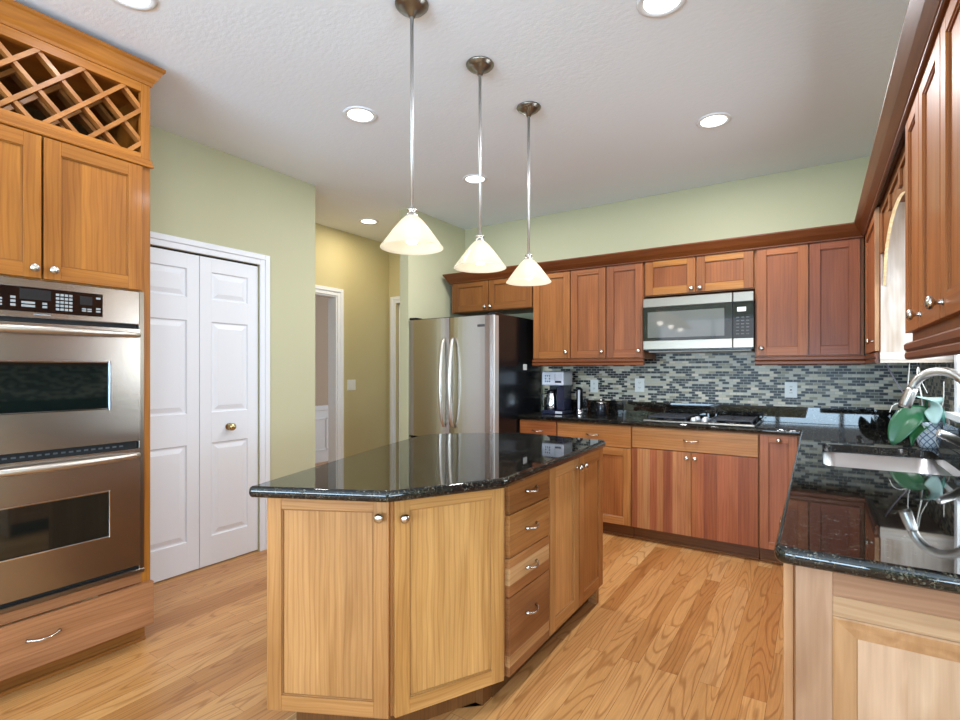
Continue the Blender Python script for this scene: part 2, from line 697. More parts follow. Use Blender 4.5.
# casings and doors
def casing(name, axis, plane, a0, a1, ztop, out, w=.075, t=.02):
    """door casing around an opening a0..a1 along `axis`, on plane, protruding towards out (+1/-1)"""
    m = MB()
    for (p, q, z0, z1) in ((a0 - w, a0, 0, ztop + w), (a1, a1 + w, 0, ztop + w), (a0, a1, ztop, ztop + w)):
        for (i, tt) in ((0, t * .55), (1, t)):
            # two-step colonial profile: thin inner band, thicker outer band
            if z0 == 0:
                cut = p + (w * .55 if p < a0 else 0), q - (0 if p < a0 else w * .55)
                lo, hi = ((p, q) if i == 0 else ((p, q - w * .5) if p < a0 else (p + w * .5, q)))
                zz0, zz1 = z0, z1
            else:
                lo, hi = (a0, a1)
                zz0, zz1 = (z0, z1) if i == 0 else (z0 + w * .5, z1)
                if i == 1:
                    lo, hi = a0 - w * .5, a1 + w * .5
            d0, d1 = (plane, plane + out * tt)
            if axis == 'y':
                m.box(d0, d1, lo, hi, zz0, zz1, c=.003)
            else:
                m.box(lo, hi, d0, d1, zz0, zz1, c=.003)
    return struct(m.build(name, WHITE))


casing('trim_2', 'y', XL, 1.385, 2.228, 2.055, 1)
casing('trim_3', 'y', -4.2, 2.85, 3.69, 2.075, 1)
casing('trim_4', 'x', 4.47, -4.09, -3.29, 2.075, -1)
m = MB()
m.box(-4.32, -4.2, 3.675, 3.69, 0, 2.06, c=.001)
m.box(-4.32, -4.2, 2.85, 2.865, 0, 2.06, c=.001)
m.box(-4.32, -4.2, 2.85, 3.69, 2.06, 2.075, c=.001)
struct(m.build('trim_5', WHITE))
struct(B(XL, XL + .015, 2.303, 2.72, 0, .10, c=.004).build('baseboard_left', WHITE))
m = MB()
m.box(-4.2, -4.185, 3.77, 4.47, 0, .10, c=.004)
struct(m.build('baseboard_hall', WHITE))


def raised_panel(m, y0, y1, z0, z1, x, out=1):
    """moulded raised panel on plane x, facing +x: sunk groove then raised field"""
    g = .018
    rings = []
    for d, h in ((0, 0), (.006, -.010), (.016, -.010), (.045, -.001)):
        rings.append([(x + h, y0 + d, z0 + d), (x + h, y1 - d, z0 + d), (x + h, y1 - d, z1 - d), (x + h, y0 + d, z1 - d)])
    m.loft(rings, True, (False, True), False)


def panel_leaf(m, y0, y1, z0, z1, x, panels, t=.035):
    """door leaf facing +x with openings filled by raised panels"""
    st = .078
    m.box(x - t, x - .0101, y0, y1, z0, z1, c=0)
    zs = [z0] + [v for p in panels for v in p] + [z1]
    for a, b in ((y0, y0 + st), (y1 - st, y1)):
        m.box(x - .0102, x, a, b, z0, z1, c=.0008)
    for k in range(0, len(zs), 2):
        m.box(x - .0102, x, y0 + st, y1 - st, zs[k], zs[k + 1], c=0)
    for (p, q) in panels:
        raised_panel(m, y0 + st, y1 - st, p, q, x)


dr = struct(bpy.data.objects.new('door_1', None))
COL.objects.link(dr)
PN = [(.20, .82), (1.02, 1.62), (1.765, 1.95)]
for a, b in ((1.388, 1.804), (1.808, 2.224)):
    m = MB()
    panel_leaf(m, a, b, .012, 2.043, XL - .012, PN)
    m.build('leaf', WHITE, dr)
MB().lathe([(.024, 0), (.024, .004), (.010, .008), (.009, .022), (.022, .032), (.026, .043), (.022, .053), (0, .057)], (XL - .012, 2.005, .915), 'x', 20).build('knob', BRASS, dr)
B(XL - .05, XL - .02, 1.388, 2.224, 2.043, 2.055).build('track', DARK, dr)
dd = struct(bpy.data.objects.new('door_2', None))
COL.objects.link(dd)
B(-4.085, -3.295, 4.51, 4.55, .01, 2.07).build('leaf', WHITE, dd)

# ------------------------------------------------------------------ cabinet parts


def vary(col, d=.06):
    k = R.uniform(1 - d, 1 + d)
    h = R.uniform(-.025, .025)
    return (col[0] * k * (1 + h * .4), col[1] * k, col[2] * k * (1 - h))


C_OVEN = lin((168, 108, 42))
C_OVENLOW = lin((168, 118, 82))
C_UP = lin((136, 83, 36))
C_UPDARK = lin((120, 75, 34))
C_CROWN = lin((96, 50, 18))
C_BASE = lin((166, 114, 70))
C_ISL = lin((176, 126, 76))
C_ISLD = lin((146, 100, 60))
C_ISLR = lin((184, 136, 84))
C_END = lin((174, 142, 114))
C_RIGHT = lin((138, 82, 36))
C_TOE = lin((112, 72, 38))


def knob(parent, x, z, y=0):
    return MB().lathe([(.009, 0), (.006, .003), (.0055, .012), (.008, .016), (.0155, .020), (.017, .025), (.0145, .030), (.008, .033), (0, .034)], (x, y, z), '-y', 18).build('knob', NICKEL, parent)


def pull(parent, x, z, y=0, w=.096):
    pts = []
    for i in range(13):
        t = i / 12
        pts.append((x - w / 2 + w * t, y - .004 - .024 * math.sin(PI * t) ** .7, z + .003 - .006 * math.sin(PI * t)))
    rad = [.0075, .006, .005, .0048, .005, .0055, .006, .0055, .005, .0048, .005, .006, .0075]
    return MB().tube(pts, rad, 8).build('pull', NICKEL, parent)


def door(parent, x0, x1, z0, z1, col, y=0, t=.02, st=.058, nb=None, name='door', panelcol=None, contrast=.07, railcol=None):
    """shaker door, front at y-t"""
    m = MB()
    f = y - t
    x0, x1 = x0 + .0015, x1 - .0015
    for a, b in ((x0, x0 + st), (x1 - st, x1)):
        m.box(a, b, f, y, z0, z1, 'z', vary(col, contrast))
    for a, b in ((z0, z0 + st), (z1 - st, z1)):
        m.box(x0 + st, x1 - st, f + .0002, y, a, b, 'x', vary(railcol or col, contrast))
    w = x1 - x0 - 2 * st
    nb = nb or max(1, round(w / .11))
    cuts = [0] + sorted(min(.9, max(.1, (k + R.uniform(-.25, .25)) / nb)) for k in range(1, nb)) + [1]
    pc = panelcol or col
    for a, b in zip(cuts, cuts[1:]):
        m.box(x0 + st + w * a, x0 + st + w * b, f + .009, y - .002, z0 + st, z1 - st, 'z', vary(pc, contrast), c=0)
    # small bead round the panel
    for a, b, c_, d, g in ((x0 + st, x0 + st + .005, z0 + st, z1 - st, 'z'), (x1 - st - .005, x1 - st, z0 + st, z1 - st, 'z'), (x0 + st, x1 - st, z0 + st, z0 + st + .005, 'x'), (x0 + st, x1 - st, z1 - st - .005, z1 - st, 'x')):
        m.box(a, b, f + .004, y - .002, c_, d, g, tuple(v * .8 for v in col))
    return m.build(name, WOOD, parent)


def slab(parent, x0, x1, z0, z1, col, y=0, t=.02, name='drawer', boards=None, grain='x'):
    m = MB()
    if boards:
        if grain == 'x':
            zz = z0
            for fr, c in boards:
                m.box(x0, x1, y - t, y, zz, zz + (z1 - z0) * fr, 'x', c, c=.0003)
                zz += (z1 - z0) * fr
        else:
            xx = x0
            for fr, c in boards:
                m.box(xx, xx + (x1 - x0) * fr, y - t, y, z0, z1, 'z', c, c=.0002)
                xx += (x1 - x0) * fr
    else:
        m.box(x0, x1, y - t, y, z0, z1, grain, vary(col), c=.002)
    return m.build(name, WOOD, parent)


def carcass(parent, w, d, z0, z1, col, y=0, x=0, name='carcass'):
    return B(x, x + w, y, y + d, z0, z1, 'z', vary(col, .03)).build(name, WOOD, parent)


def toe(parent, w, d=.045, h=.10, x=0, col=C_TOE):
    m = MB()
    m.box(x, x + w, d, d + .016, 0, h, 'x', col)
    m.box(x, x + w, d - .012, d, 0, .018, 'x', tuple(v * 1.2 for v in col), c=.005)
    return m.build('toe_kick', WOOD, parent)


def profile_run(m, prof, x0, x1, col, axis='x', m0=0, m1=0, fixed=None):
    """extrude (out,z) profile along local x between x0 and x1; mitre by m0/m1 per unit of out"""
    rings = []
    for x, mm in ((x0, m0), (x1, m1)):
        rings.append([(x + mm * o, -o, z) for o, z in prof])
    return m.loft(rings, True, (True, True), False, col, 0)


RAILP = [(.0, 1.335), (.010, 1.335), (.016, 1.342), (.016, 1.356), (.010, 1.362), (.018, 1.370), (.018, 1.386), (.012, 1.392), (0, 1.392)]


def rail(parent, x0, x1, col=C_CROWN, m0=0, m1=0, y=0):
    m = MB()
    profile_run(m, [(o + .004, z) for o, z in RAILP], x0, x1, tuple(v * 1.25 for v in col), m0=m0, m1=m1)
    # return under the box
    m.box(x0, x1, 0, .02, 1.34, 1.392, 'x', col)
    return m.build('light_rail', WOOD, parent)


# ------------------------------------------------------------------ tall oven cabinet, faces +x
oc = thing('oven_cabinet', 'tall orange-brown wood cabinet framing the double oven, wine lattice at its top', 'cabinet', (-2.67, .37, 0), PI / 2)
OW = .83     # local x -> world y
m = MB()
for a, b in ((0, .04), (OW - .04, OW)):
    m.box(a, b, 0, .03, .10, 2.66, 'z', vary(C_OVEN, .02))     # face stiles
m.box(0, .02, .03, .665, .10, 2.66, 'z', vary(C_OVEN, .02))
m.box(OW - .02, OW, .03, .665, .10, 2.66, 'z', vary(C_OVEN, .02))
m.box(0, OW, .645, .665, .10, 2.66, 'z', lin((96, 70, 40)))
for z0, z1 in ((.10, .12), (.30, .352), (1.668, 1.69), (2.24, 2.325), (2.615, 2.66)):
    m.box(.04, OW - .04, 0, .03, z0, z1, 'x', vary(C_OVENLOW if z1 < .4 else C_OVEN, .03))
for z in (.335, 1.67, 2.245, 2.62):
    m.box(.02, OW - .02, .03, .645, z, z + .018, 'x', vary(C_OVEN, .03))
m.build('carcass', WOOD, oc)
m = MB()
m.box(-.006, OW + .006, -.012, 0, 2.268, 2.298, 'x', C_OVEN, c=.004)
m.box(-.010, OW + .010, -.018, 0, 2.262, 2.274, 'x', C_OVEN, c=.003)
m.build('ledge_moulding', WOOD, oc)
# wine lattice
zt, zb, ya, yb = 2.618, 2.322, .035, .80
for fam, dep, thk in ((1, .022, .026), (-1, .010, .026), (1, .30, .04), (-1, .262, .04)):
    m = MB()
    for k in range(-6, 8):
        x0 = .408 + .157 * k
        # line x = x0 + fam*(zt - z) clipped to the opening
        ts = [0, zt - zb]
        lo, hi = 0.0, zt - zb
        for lim, sgn in ((ya, 1), (yb, -1)):
            # sgn*(x0+fam*t-lim) >= 0
            tt = (lim - x0) / fam
            if sgn * fam > 0:
                lo = max(lo, tt)
            else:
                hi = min(hi, tt)
        if hi - lo < .02:
            continue
        p0 = Vector((x0 + fam * lo, 0, zt - lo))
        p1 = Vector((x0 + fam * hi, 0, zt - hi))
        d = (p1 - p0).normalized()
        nrm = Vector((-d.z, 0, d.x)) * .0085
        cc = vary(lin((170, 114, 60)), .1)
        r0 = [p0 - nrm + Vector((0, dep - .008, 0)), p0 + nrm + Vector((0, dep - .008, 0)), p0 + nrm + Vector((0, dep + thk, 0)), p0 - nrm + Vector((0, dep + thk, 0))]
        r1 = [q + (p1 - p0) for q in r0]
        m.loft([r0, r1], True, (True, True), False, cc, 0)
    m.build('wine_lattice', WOOD, oc)
d1 = door(oc, .042, .412, 1.674, 2.255, C_OVEN, nb=3)
knob(d1, .383, 1.712, -.02)
d2 = door(oc, .417, .788, 1.674, 2.255, C_OVEN, nb=3)
knob(d2, .446, 1.712, -.02)
d3 = slab(oc, .002, .834, .095, .297, C_OVENLOW, t=.024, boards=[(.3, vary(C_OVENLOW)), (.42, vary(C_OVENLOW)), (.28, vary(C_OVENLOW))])
pull(d3, .415, .215, -.024, .11)
toe(oc, OW, .055, .095, col=lin((140, 90, 42)))
m = MB()
CP = [(0, 2.655), (.006, 2.655), (.010, 2.668), (.022, 2.685), (.040, 2.722), (.048, 2.728), (.048, 2.742), (0, 2.742)]
profile_run(m, CP, 0, OW, C_OVEN, m0=-1, m1=1)
# returns along the sides
for xs, sg in ((0, -1), (OW, 1)):
    m.loft([[(xs + sg * o, -o if e == 0 else .66, z) for o, z in CP] for e in (0, 1)], True, (True, True), False, C_OVEN, 1)
m.build('crown', WOOD, oc)

# ------------------------------------------------------------------ double oven, faces +x (local x -> +y)
ov = thing('double_oven', 'stainless steel double wall oven with black control panel, built into the tall cabinet', 'oven', (-2.67, .41, .355), PI / 2)
ox = .757
m = MB()
m.box(.02, ox - .02, .004, .55, .02, 1.29, c=0)
m.build('body', DARK, ov)
m = MB()
m.box(0, .022, -.014, .003, 0, 1.312)
m.box(ox - .022, ox, -.014, .003, 0, 1.312)
m.box(.022, ox - .022, -.012, .003, 0, .012)
m.build('side_trim', STEELX, ov)
B(.022, ox - .022, -.022, .003, 1.156, 1.312, c=.004).build('fascia', STEEL, ov)
cp = B(.16, .585, -.0245, -.018, 1.1790, 1.2790, c=.002).build('control_panel', BLACKG, ov)
for (a, b, z0, z1, nx, nz) in ((.415, .475, 1.1910, 1.2660, 4, 5), (.30, .355, 1.1960, 1.2230, 1, 2), (.37, .39, 1.1960, 1.2230, 1, 2), (.505, .545, 1.1960, 1.2130, 2, 2), (.557, .578, 1.1960, 1.2190, 1, 2), (.557, .578, 1.2530, 1.2660, 1, 1), (.27, .29, 1.1960, 1.2410, 1, 3), (.18, .25, 1.1960, 1.2310, 3, 3)):
    m = MB()
    for i in range(nx):
        for j in range(nz):
            sx, sz = (b - a) / nx, (z1 - z0) / nz
            m.box(a + i * sx + .1 * sx, a + (i + .88) * sx, -.0255, -.0244, z0 + (j + .15) * sz, z0 + (j + .8) * sz, c=0)
    m.build('key_group', GREYBTN, cp)
DG = mat('display_glass', (38, 42, 44), .1)
B(.30, .40, -.0252, -.0244, 1.2290, 1.2710, c=0).build('display', DG, cp)
B(.50, .545, -.0252, -.0244, 1.2260, 1.2630, c=0).build('display', DG, cp)
B(.345, .40, -.0226, -.0219, 1.1685, 1.1725, c=0).build('name_strip', GREYBTN, ov)


def oven_door(z0, z1, wz0, wz1, hz):
    dm = MB()
    f, k = -.034, .004
    wx0, wx1 = .145, .605
    for a in ((.026, wx0, z0, z1), (wx1, ox - .026, z0, z1), (wx0, wx1, z0, wz0), (wx0, wx1, wz1, z1)):
        dm.box(a[0], a[1], f, k, a[2], a[3], c=0)
    d = dm.build('door', STEEL, ov)
    B(wx0 - .002, wx1 + .002, f + .004, f + .012, wz0 - .002, wz1 + .002, c=0).build('window', OVENG, d)
    fr = MB()
    for a in ((wx0 - .006, wx0, wz0 - .006, wz1 + .006), (wx1, wx1 + .006, wz0 - .006, wz1 + .006), (wx0, wx1, wz0 - .006, wz0), (wx0, wx1, wz1, wz1 + .006)):
        fr.box(a[0], a[1], f - .003, f + .004, a[2], a[3], c=.001)
    fr.build('window_trim', CHROME, d)
    pts = []
    for i in range(25):
        t = i / 24
        pts.append((.032 + (ox - .064) * t, f - .002 - .040 * math.sin(PI * t) ** .55, hz))
    MB().tube(pts, [.011 + .006 * math.sin(PI * i / 24) for i in range(25)], 12).build('handle', HANDLE, d)


oven_door(.618, 1.135, .776, .977, 1.106)
oven_door(.040, .582, .207, .404, .552)
for z0, z1 in ((.582, .618), (1.135, 1.156), (.012, .04)):
    B(.026, ox - .026, -.004, .003, z0, z1, c=0).build('vent_gap', DARK, ov)
m = MB()
for k in range(22):
    m.box(.09 + k * .027, .105 + k * .027, -.0055, -.0035, .593, .6, c=0)
m.build('vent_slots', mat('vent_grey', (80, 84, 90), .4), ov)
B(.0, ox, -.020, .003, -.004, .016, c=.003).build('bottom_trim', STEELX, ov)

# ------------------------------------------------------------------ island
IA, IB_, IC, ID = (-1.628, 1.108), (-1.222, 1.312), (-1.005, 1.726), (-1.005, 2.790)
TH = .02


def inset(p, q, d):
    dx, dy = q[0] - p[0], q[1] - p[1]
    l = math.hypot(dx, dy)
    nx, ny = -dy / l, dx / l            # left of travel = inside (CCW)
    return (p[0] + nx * d, p[1] + ny * d), (q[0] + nx * d, q[1] + ny * d)


def isect(a, b, c, d):
    x1, y1, x2, y2, x3, y3, x4, y4 = *a, *b, *c, *d
    D = (x1 - x2) * (y3 - y4) - (y1 - y2) * (x3 - x4)
    px = ((x1 * y2 - y1 * x2) * (x3 - x4) - (x1 - x2) * (x3 * y4 - y3 * x4)) / D
    py = ((x1 * y2 - y1 * x2) * (y3 - y4) - (y1 - y2) * (x3 * y4 - y3 * x4)) / D
    return px, py


def offset_poly(poly, d):
    out = []
    n = len(poly)
    for i in range(n):
        a, b, c = poly[i - 1], poly[i], poly[(i + 1) % n]
        p, q = inset(a, b, d)
        r, s_ = inset(b, c, d)
        cr = (b[0] - a[0]) * (c[1] - b[1]) - (b[1] - a[1]) * (c[0] - b[0])
        if abs(cr) < 1e-9:
            out.append(q)
        else:
            out.append(isect(p, q, r, s_))
    return out


XW = -1.80   # far (seating) side of the cabinets
outer = [IA, IB_, IC, (IC[0], 1.712), (XW, 1.712)]
# body polygon of the end cabinet, 20 mm behind the door fronts
ia, ib = inset(IA, IB_, TH)
ja, jb = inset(IB_, IC, TH)
ka, kb = inset(IC, ID, TH)
cb = isect(ia, ib, ja, jb)
cc_ = isect(ja, jb, ka, kb)
u = Vector((IB_[0] - IA[0], IB_[1] - IA[1])).normalized()
body = [ia, cb, cc_, (cc_[0], 1.738), (XW, 1.738)]
ie = thing('island_end_cabinet', 'light wood angled end cabinet of the island with two panelled doors', 'cabinet')
m = MB()
m.prism(body, .10, .872, vary(C_ISL, .02))
m.build('carcass', WOOD, ie)
lenA = math.hypot(IB_[0] - IA[0], IB_[1] - IA[1])
lenB = math.hypot(IC[0] - IB_[0], IC[1] - IB_[1])
for (P, Q, ln, kx, kn) in ((IA, IB_, lenA, 1, C_ISL), (IB_, IC, lenB, 0, lin((188, 140, 82)))):
    ang = math.atan2(Q[1] - P[1], Q[0] - P[0])
    o_ = Vector((P[0] - math.sin(ang) * TH, P[1] + math.cos(ang) * TH, 0))
    x0, x1 = (.002, ln - .008) if kx else (.012, ln - .012)
    d = door(ie, x0, x1, .102, .866, kn, st=.054, nb=3, panelcol=tuple(v * w for v, w in zip(kn, (1.06, 1.1, 1.15))))
    d.location = o_
    d.rotation_euler.z = ang
    knob(d, x1 - .030 if kx else x0 + .030, .797 if kx else .790, -TH)
# toe kick under both faces
m = MB()
tb = offset_poly(body, .06)
m.prism(tb, 0, .10, C_TOE)
m.build('toe_kick', WOOD, ie)

C_FACE = IC[0] - TH


def isl_unit(name, label, y0, y1):
    t = thing(name, label, 'cabinet', (C_FACE, y0, 0), PI / 2)
    w = y1 - y0
    B(0, w, 0, C_FACE - XW, .10, .872, 'z', vary(C_ISL, .02)).build('carcass', WOOD, t)
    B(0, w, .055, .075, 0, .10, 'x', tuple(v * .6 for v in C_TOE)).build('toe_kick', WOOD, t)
    return t, w


t, w = isl_unit('island_drawer_cabinet', 'darker brown four-drawer cabinet in the island between its angled end and double doors', 1.740, 2.104)
dk = C_ISLD
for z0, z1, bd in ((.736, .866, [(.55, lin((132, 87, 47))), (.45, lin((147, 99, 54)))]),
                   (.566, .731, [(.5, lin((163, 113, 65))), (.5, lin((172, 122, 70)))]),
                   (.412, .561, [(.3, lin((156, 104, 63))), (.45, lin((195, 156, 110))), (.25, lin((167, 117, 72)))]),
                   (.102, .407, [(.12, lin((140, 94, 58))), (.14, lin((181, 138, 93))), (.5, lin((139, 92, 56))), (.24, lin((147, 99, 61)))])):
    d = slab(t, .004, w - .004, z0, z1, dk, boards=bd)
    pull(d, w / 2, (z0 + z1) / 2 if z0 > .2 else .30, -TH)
t, w = isl_unit('island_door_cabinet', 'honey wood two-door cabinet at the far end of the island', 2.106, 2.795)
d = door(t, .004, w / 2 - .003, .102, .866, C_ISLR, nb=2, panelcol=tuple(v * 1.1 for v in C_ISLR))
knob(d, w / 2 - .033, .815, -TH)
d = door(t, w / 2 + .003, w - .002, .102, .866, lin((167, 113, 63)), nb=2)
knob(d, w / 2 + .033, .815, -TH)
B(w - .045, w - .015, .0, .05, 0, .10, 'x', lin((172, 124, 79))).build('corner_foot', WOOD, t)


def round_poly(poly, rad, seg=5):
    out = []
    n = len(poly)
    for i in range(n):
        a, b, c = (Vector(poly[i - 1]), Vector(poly[i]), Vector(poly[(i + 1) % n]))
        r = rad[i] if isinstance(rad, (list, tuple)) else rad
        if r <= 0:
            out.append(tuple(b))
            continue
        u_, v_ = (a - b).normalized(), (c - b).normalized()
        p, q = b + u_ * r, b + v_ * r
        for k in range(seg + 1):
            s_ = k / seg
            out.append(tuple((1 - s_) ** 2 * p + 2 * s_ * (1 - s_) * b + s_ ** 2 * q))
    return out


def stone_slab(name, poly, z0, z1, holes=(), parent=None):
    """polished slab with a rounded nose all round (CCW outline) and clean holes"""
    m = MB()
    h = z1 - z0
    r = h / 2
    rings = []
    for k in range(9):
        a = -PI / 2 + PI * k / 8
        ins = .012 * (1 - math.cos(a))
        zz = (z0 + z1) / 2 + r * math.sin(a)
        rings.append([(p[0], p[1], zz) for p in offset_poly(poly, ins)])
    m.loft(rings, True, (False, False), True)
    top = [Vector(p) for p in rings[-1]]
    for zz, ring, flip in ((z1, rings[-1], False), (z0, rings[0], True)):
        loops = [[Vector((p[0], p[1], 0)) for p in ring]] + [[Vector((p[0], p[1], 0)) for p in hl] for hl in holes]
        flat = [p for lp in loops for p in lp]
        b = len(m.v)
        for p in flat:
            m.v.append((p.x, p.y, zz))
        for tri in tessellate_polygon(loops):
            a_, b_, c_ = [flat[i] for i in tri]
            ar = (b_ - a_).cross(c_ - a_).z
            q = list(tri)
            if (ar < 0) != flip:
                q = q[::-1]
            m.face([b + i for i in q], [(0, 0, 0)] * 3, (.5, .5, .5))
    for hl in holes:
        m.loft([[(p[0], p[1], z1) for p in hl], [(p[0], p[1], z0) for p in hl]], True, (False, False), False)
    return m.build(name, GRANITE, parent)


ISL = [(-1.590, 1.012), (-1.147, 1.216), (-.935, 1.60), (-.974, 2.775), (-1.56, 2.83), (-2.0, 2.45), (-1.89, 2.0)]
tag(stone_slab('island_worktop', round_poly(ISL, [.015, .02, .03, .04, .1, .1, .15]), .874, .912), 'polished black granite island top with angled corners under the pendants', 'worktop')

# ------------------------------------------------------------------ base cabinets, back run (face -y), door fronts y=3.93
FY = 3.95


def base_unit(label, x0, x1, name='base_cabinet'):
    t = thing(name, label, 'cabinet', (x0, FY, 0))
    carcass(t, x1 - x0, YB - FY - .004, .10, .874, C_BASE)
    toe(t, x1 - x0)
    return t, x1 - x0


t, w = base_unit('narrow base cabinet with one small drawer beside the fridge', -2.165, -1.812)
d = slab(t, .004, w - .004, .702, .868, lin((167, 99, 51)))
pull(d, w / 2, .785, -TH)
d = door(t, .004, w - .004, .105, .696, C_BASE)
knob(d, w - .035, .66, -TH)
t, w = base_unit('drawer and door base cabinet left of the cooktop cabinet, below the pepper mill', -1.810, -1.190)
d = slab(t, .004, w - .004, .702, .868, lin((183, 126, 73)))
pull(d, w / 2, .785, -TH)
d = door(t, .004, w / 2 - .002, .105, .696, C_BASE, nb=2)
knob(d, w / 2 - .035, .66, -TH)
d = door(t, w / 2 + .002, w - .004, .105, .696, lin((181, 126, 73)), nb=2, panelcol=lin((163, 104, 59)))
knob(d, w / 2 + .035, .66, -TH)
t, w = base_unit('wide striped wood base cabinet under the cooktop with long drawer', -1.188, -.331)
d = slab(t, .004, w - .004, .712, .868, lin((184, 131, 80)))
pull(d, w / 2, .79, -TH)
tones = [tuple(c * .86 for c in q) for q in ((198, 128, 82), (214, 150, 100), (176, 104, 66), (206, 140, 90), (188, 112, 74), (222, 164, 112), (168, 96, 64), (196, 118, 80), (182, 104, 72), (214, 146, 100), (172, 96, 68), (200, 124, 84))]


def stripes(seed, reddish):
    q = random.Random(seed)
    ws = [q.uniform(.4, 1.7) for _ in range(10)]
    s_ = sum(ws)
    out = []
    for k, x in enumerate(ws):
        c = list(tones[q.randrange(len(tones))])
        if reddish:
            c = [c[0], c[1] * .96, c[2] * .90]
        out.append((x / s_, lin(c)))
    return out


d = slab(t, .004, w / 2 - .002, .105, .706, C_BASE, name='door', boards=stripes(5, False), grain='z')
knob(d, w / 2 - .028, .665, -TH)
d = slab(t, w / 2 + .002, w - .004, .105, .706, C_BASE, name='door', boards=stripes(9, True), grain='z')
knob(d, w / 2 + .028, .665, -TH)
t, w = base_unit('slim single-door base cabinet in the corner right of the cooktop', -.329, -.047)
d = door(t, .004, .222, .105, .868, lin((172, 108, 73)), nb=1, st=.05, panelcol=lin((167, 103, 72)))
knob(d, .115, .835, -TH)

# ------------------------------------------------------------------ right run base cabinets (face -x)
RX = -.045


def right_unit(name, label, ya, yb, open_top=False):
    """ya > yb ; local x runs towards the camera"""
    t = thing(name, label, 'cabinet', (RX, ya, 0), -PI / 2)
    w = ya - yb
    D = XR - RX - .004
    if open_top:
        m = MB()
        m.box(0, .02, 0, D, .10, .874, 'z', C_BASE)
        m.box(w - .02, w, 0, D, .10, .874, 'z', C_BASE)
        m.box(.02, w - .02, 0, .02, .10, .874, 'z', C_BASE)
        m.box(.02, w - .02, D - .02, D, .10, .874, 'z', C_BASE)
        m.box(.02, w - .02, .02, D - .02, .10, .12, 'x', C_BASE)
        m.build('carcass', WOOD, t)
    else:
        carcass(t, w, D, .10, .874, C_BASE)
    toe(t, w)
    return t, w


t, w = right_unit('corner_base_cabinet', 'blind corner base cabinet under the granite, behind the sink cabinet', YB - .006, 3.402)
d = door(t, .53, w - .004, .105, .868, C_BASE)
knob(d, w - .035, .83, -TH)
t, w = right_unit('sink_base_cabinet', 'two-door base cabinet under the steel sink', 3.400, 2.35, True)
slab(t, .004, w - .004, .722, .868, C_BASE, name='false_drawer')
d = door(t, .004, w / 2 - .002, .105, .716, C_BASE)
knob(d, w / 2 - .033, .68, -TH)
d = door(t, w / 2 + .002, w - .004, .105, .716, C_BASE)
knob(d, w / 2 + .033, .68, -TH)
t, w = right_unit('end_base_cabinet', 'pale maple-toned end cabinet at right with raised end panel facing the camera', 2.348, 1.357)
d = door(t, .004, w / 2 - .002, .105, .868, C_END)
knob(d, w / 2 - .033, .83, -TH)
d = door(t, w / 2 + .002, w + .006, .105, .868, lin((188, 142, 103)))
knob(d, w / 2 + .033, .83, -TH)
m = MB()
m.box(w - .003, w + .004, -.003, .0, .78, .85)
m.build('hinge', BRASS, t)
# end panel (faces world -y) local plane x = w .. w+.02
ep_w = XR - RX - .004
m = MB()
a0, a1, b0, b1 = w, w + .020, 0.0, ep_w
st = .072
m.box(a0, a1, .004, st, .0, .874, 'z', vary(lin((167, 132, 107)), .02))
m.box(a0, a1, ep_w - st, ep_w, .0, .874, 'z', vary(C_END, .02))
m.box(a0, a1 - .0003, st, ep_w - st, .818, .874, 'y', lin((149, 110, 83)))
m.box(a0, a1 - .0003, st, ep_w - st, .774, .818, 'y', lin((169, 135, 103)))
m.box(a0, a1 - .0003, st, ep_w - st, .0, .12, 'y', vary(C_END, .03))
# ogee moulding ring and raised field
z0, z1, y0, y1 = .12, .774, st, ep_w - st


def ring(d, h):
    return [(a1 + h, y0 + d, z0 + d), (a1 + h, y1 - d, z0 + d), (a1 + h, y1 - d, z1 - d), (a1 + h, y0 + d, z1 - d)]


m.loft([ring(0, .0), ring(.004, .002), ring(.020, -.002), ring(.042, -.010), ring(.044, -.013)], True, (False, False), False, lin((176, 135, 97)), 2)
cuts = [0, .22, .47, .74, 1]
pw = (y1 - y0 - .088)
for a, b, c in zip(cuts, cuts[1:], ((184, 150, 122), (188, 156, 128), (182, 147, 116), (172, 132, 108))):
    m.box(a0 + .002, a1 - .011, y0 + .044 + pw * a, y0 + .044 + pw * b, z0 + .04, z1 - .04, 'z', lin(c), c=0)
m.build('end_panel', WOOD, t)

# ------------------------------------------------------------------ L-shaped worktop with sink hole and low backsplash
SX0, SX1, SY0, SY1 = .02, .455, 2.51, 3.25
sink_hole = round_poly([(SX0, SY0), (SX1, SY0), (SX1, SY1), (SX0, SY1)], .06, 6)
LP = [(-2.165, 3.90), (-.088, 3.90), (-.082, 1.30), (XR - .002, 1.30), (XR - .002, YB - .002), (-2.165, YB - .002)]
wt = stone_slab('perimeter_worktop', round_poly(LP, [0, .012, .035, 0, 0, 0]), .876, .914, [sink_hole[::-1]])
tag(wt, 'L-shaped polished black granite worktop along the back and right walls', 'worktop')
m = MB()
m.box(-2.165, XR - .022, YB - .021, YB - .001, .9142, 1.032, c=.002)
m.box(XR - .021, XR - .001, 1.30, YB - .001, .9142, 1.032, c=.002)
m.build('upstand', GRANITE, wt)

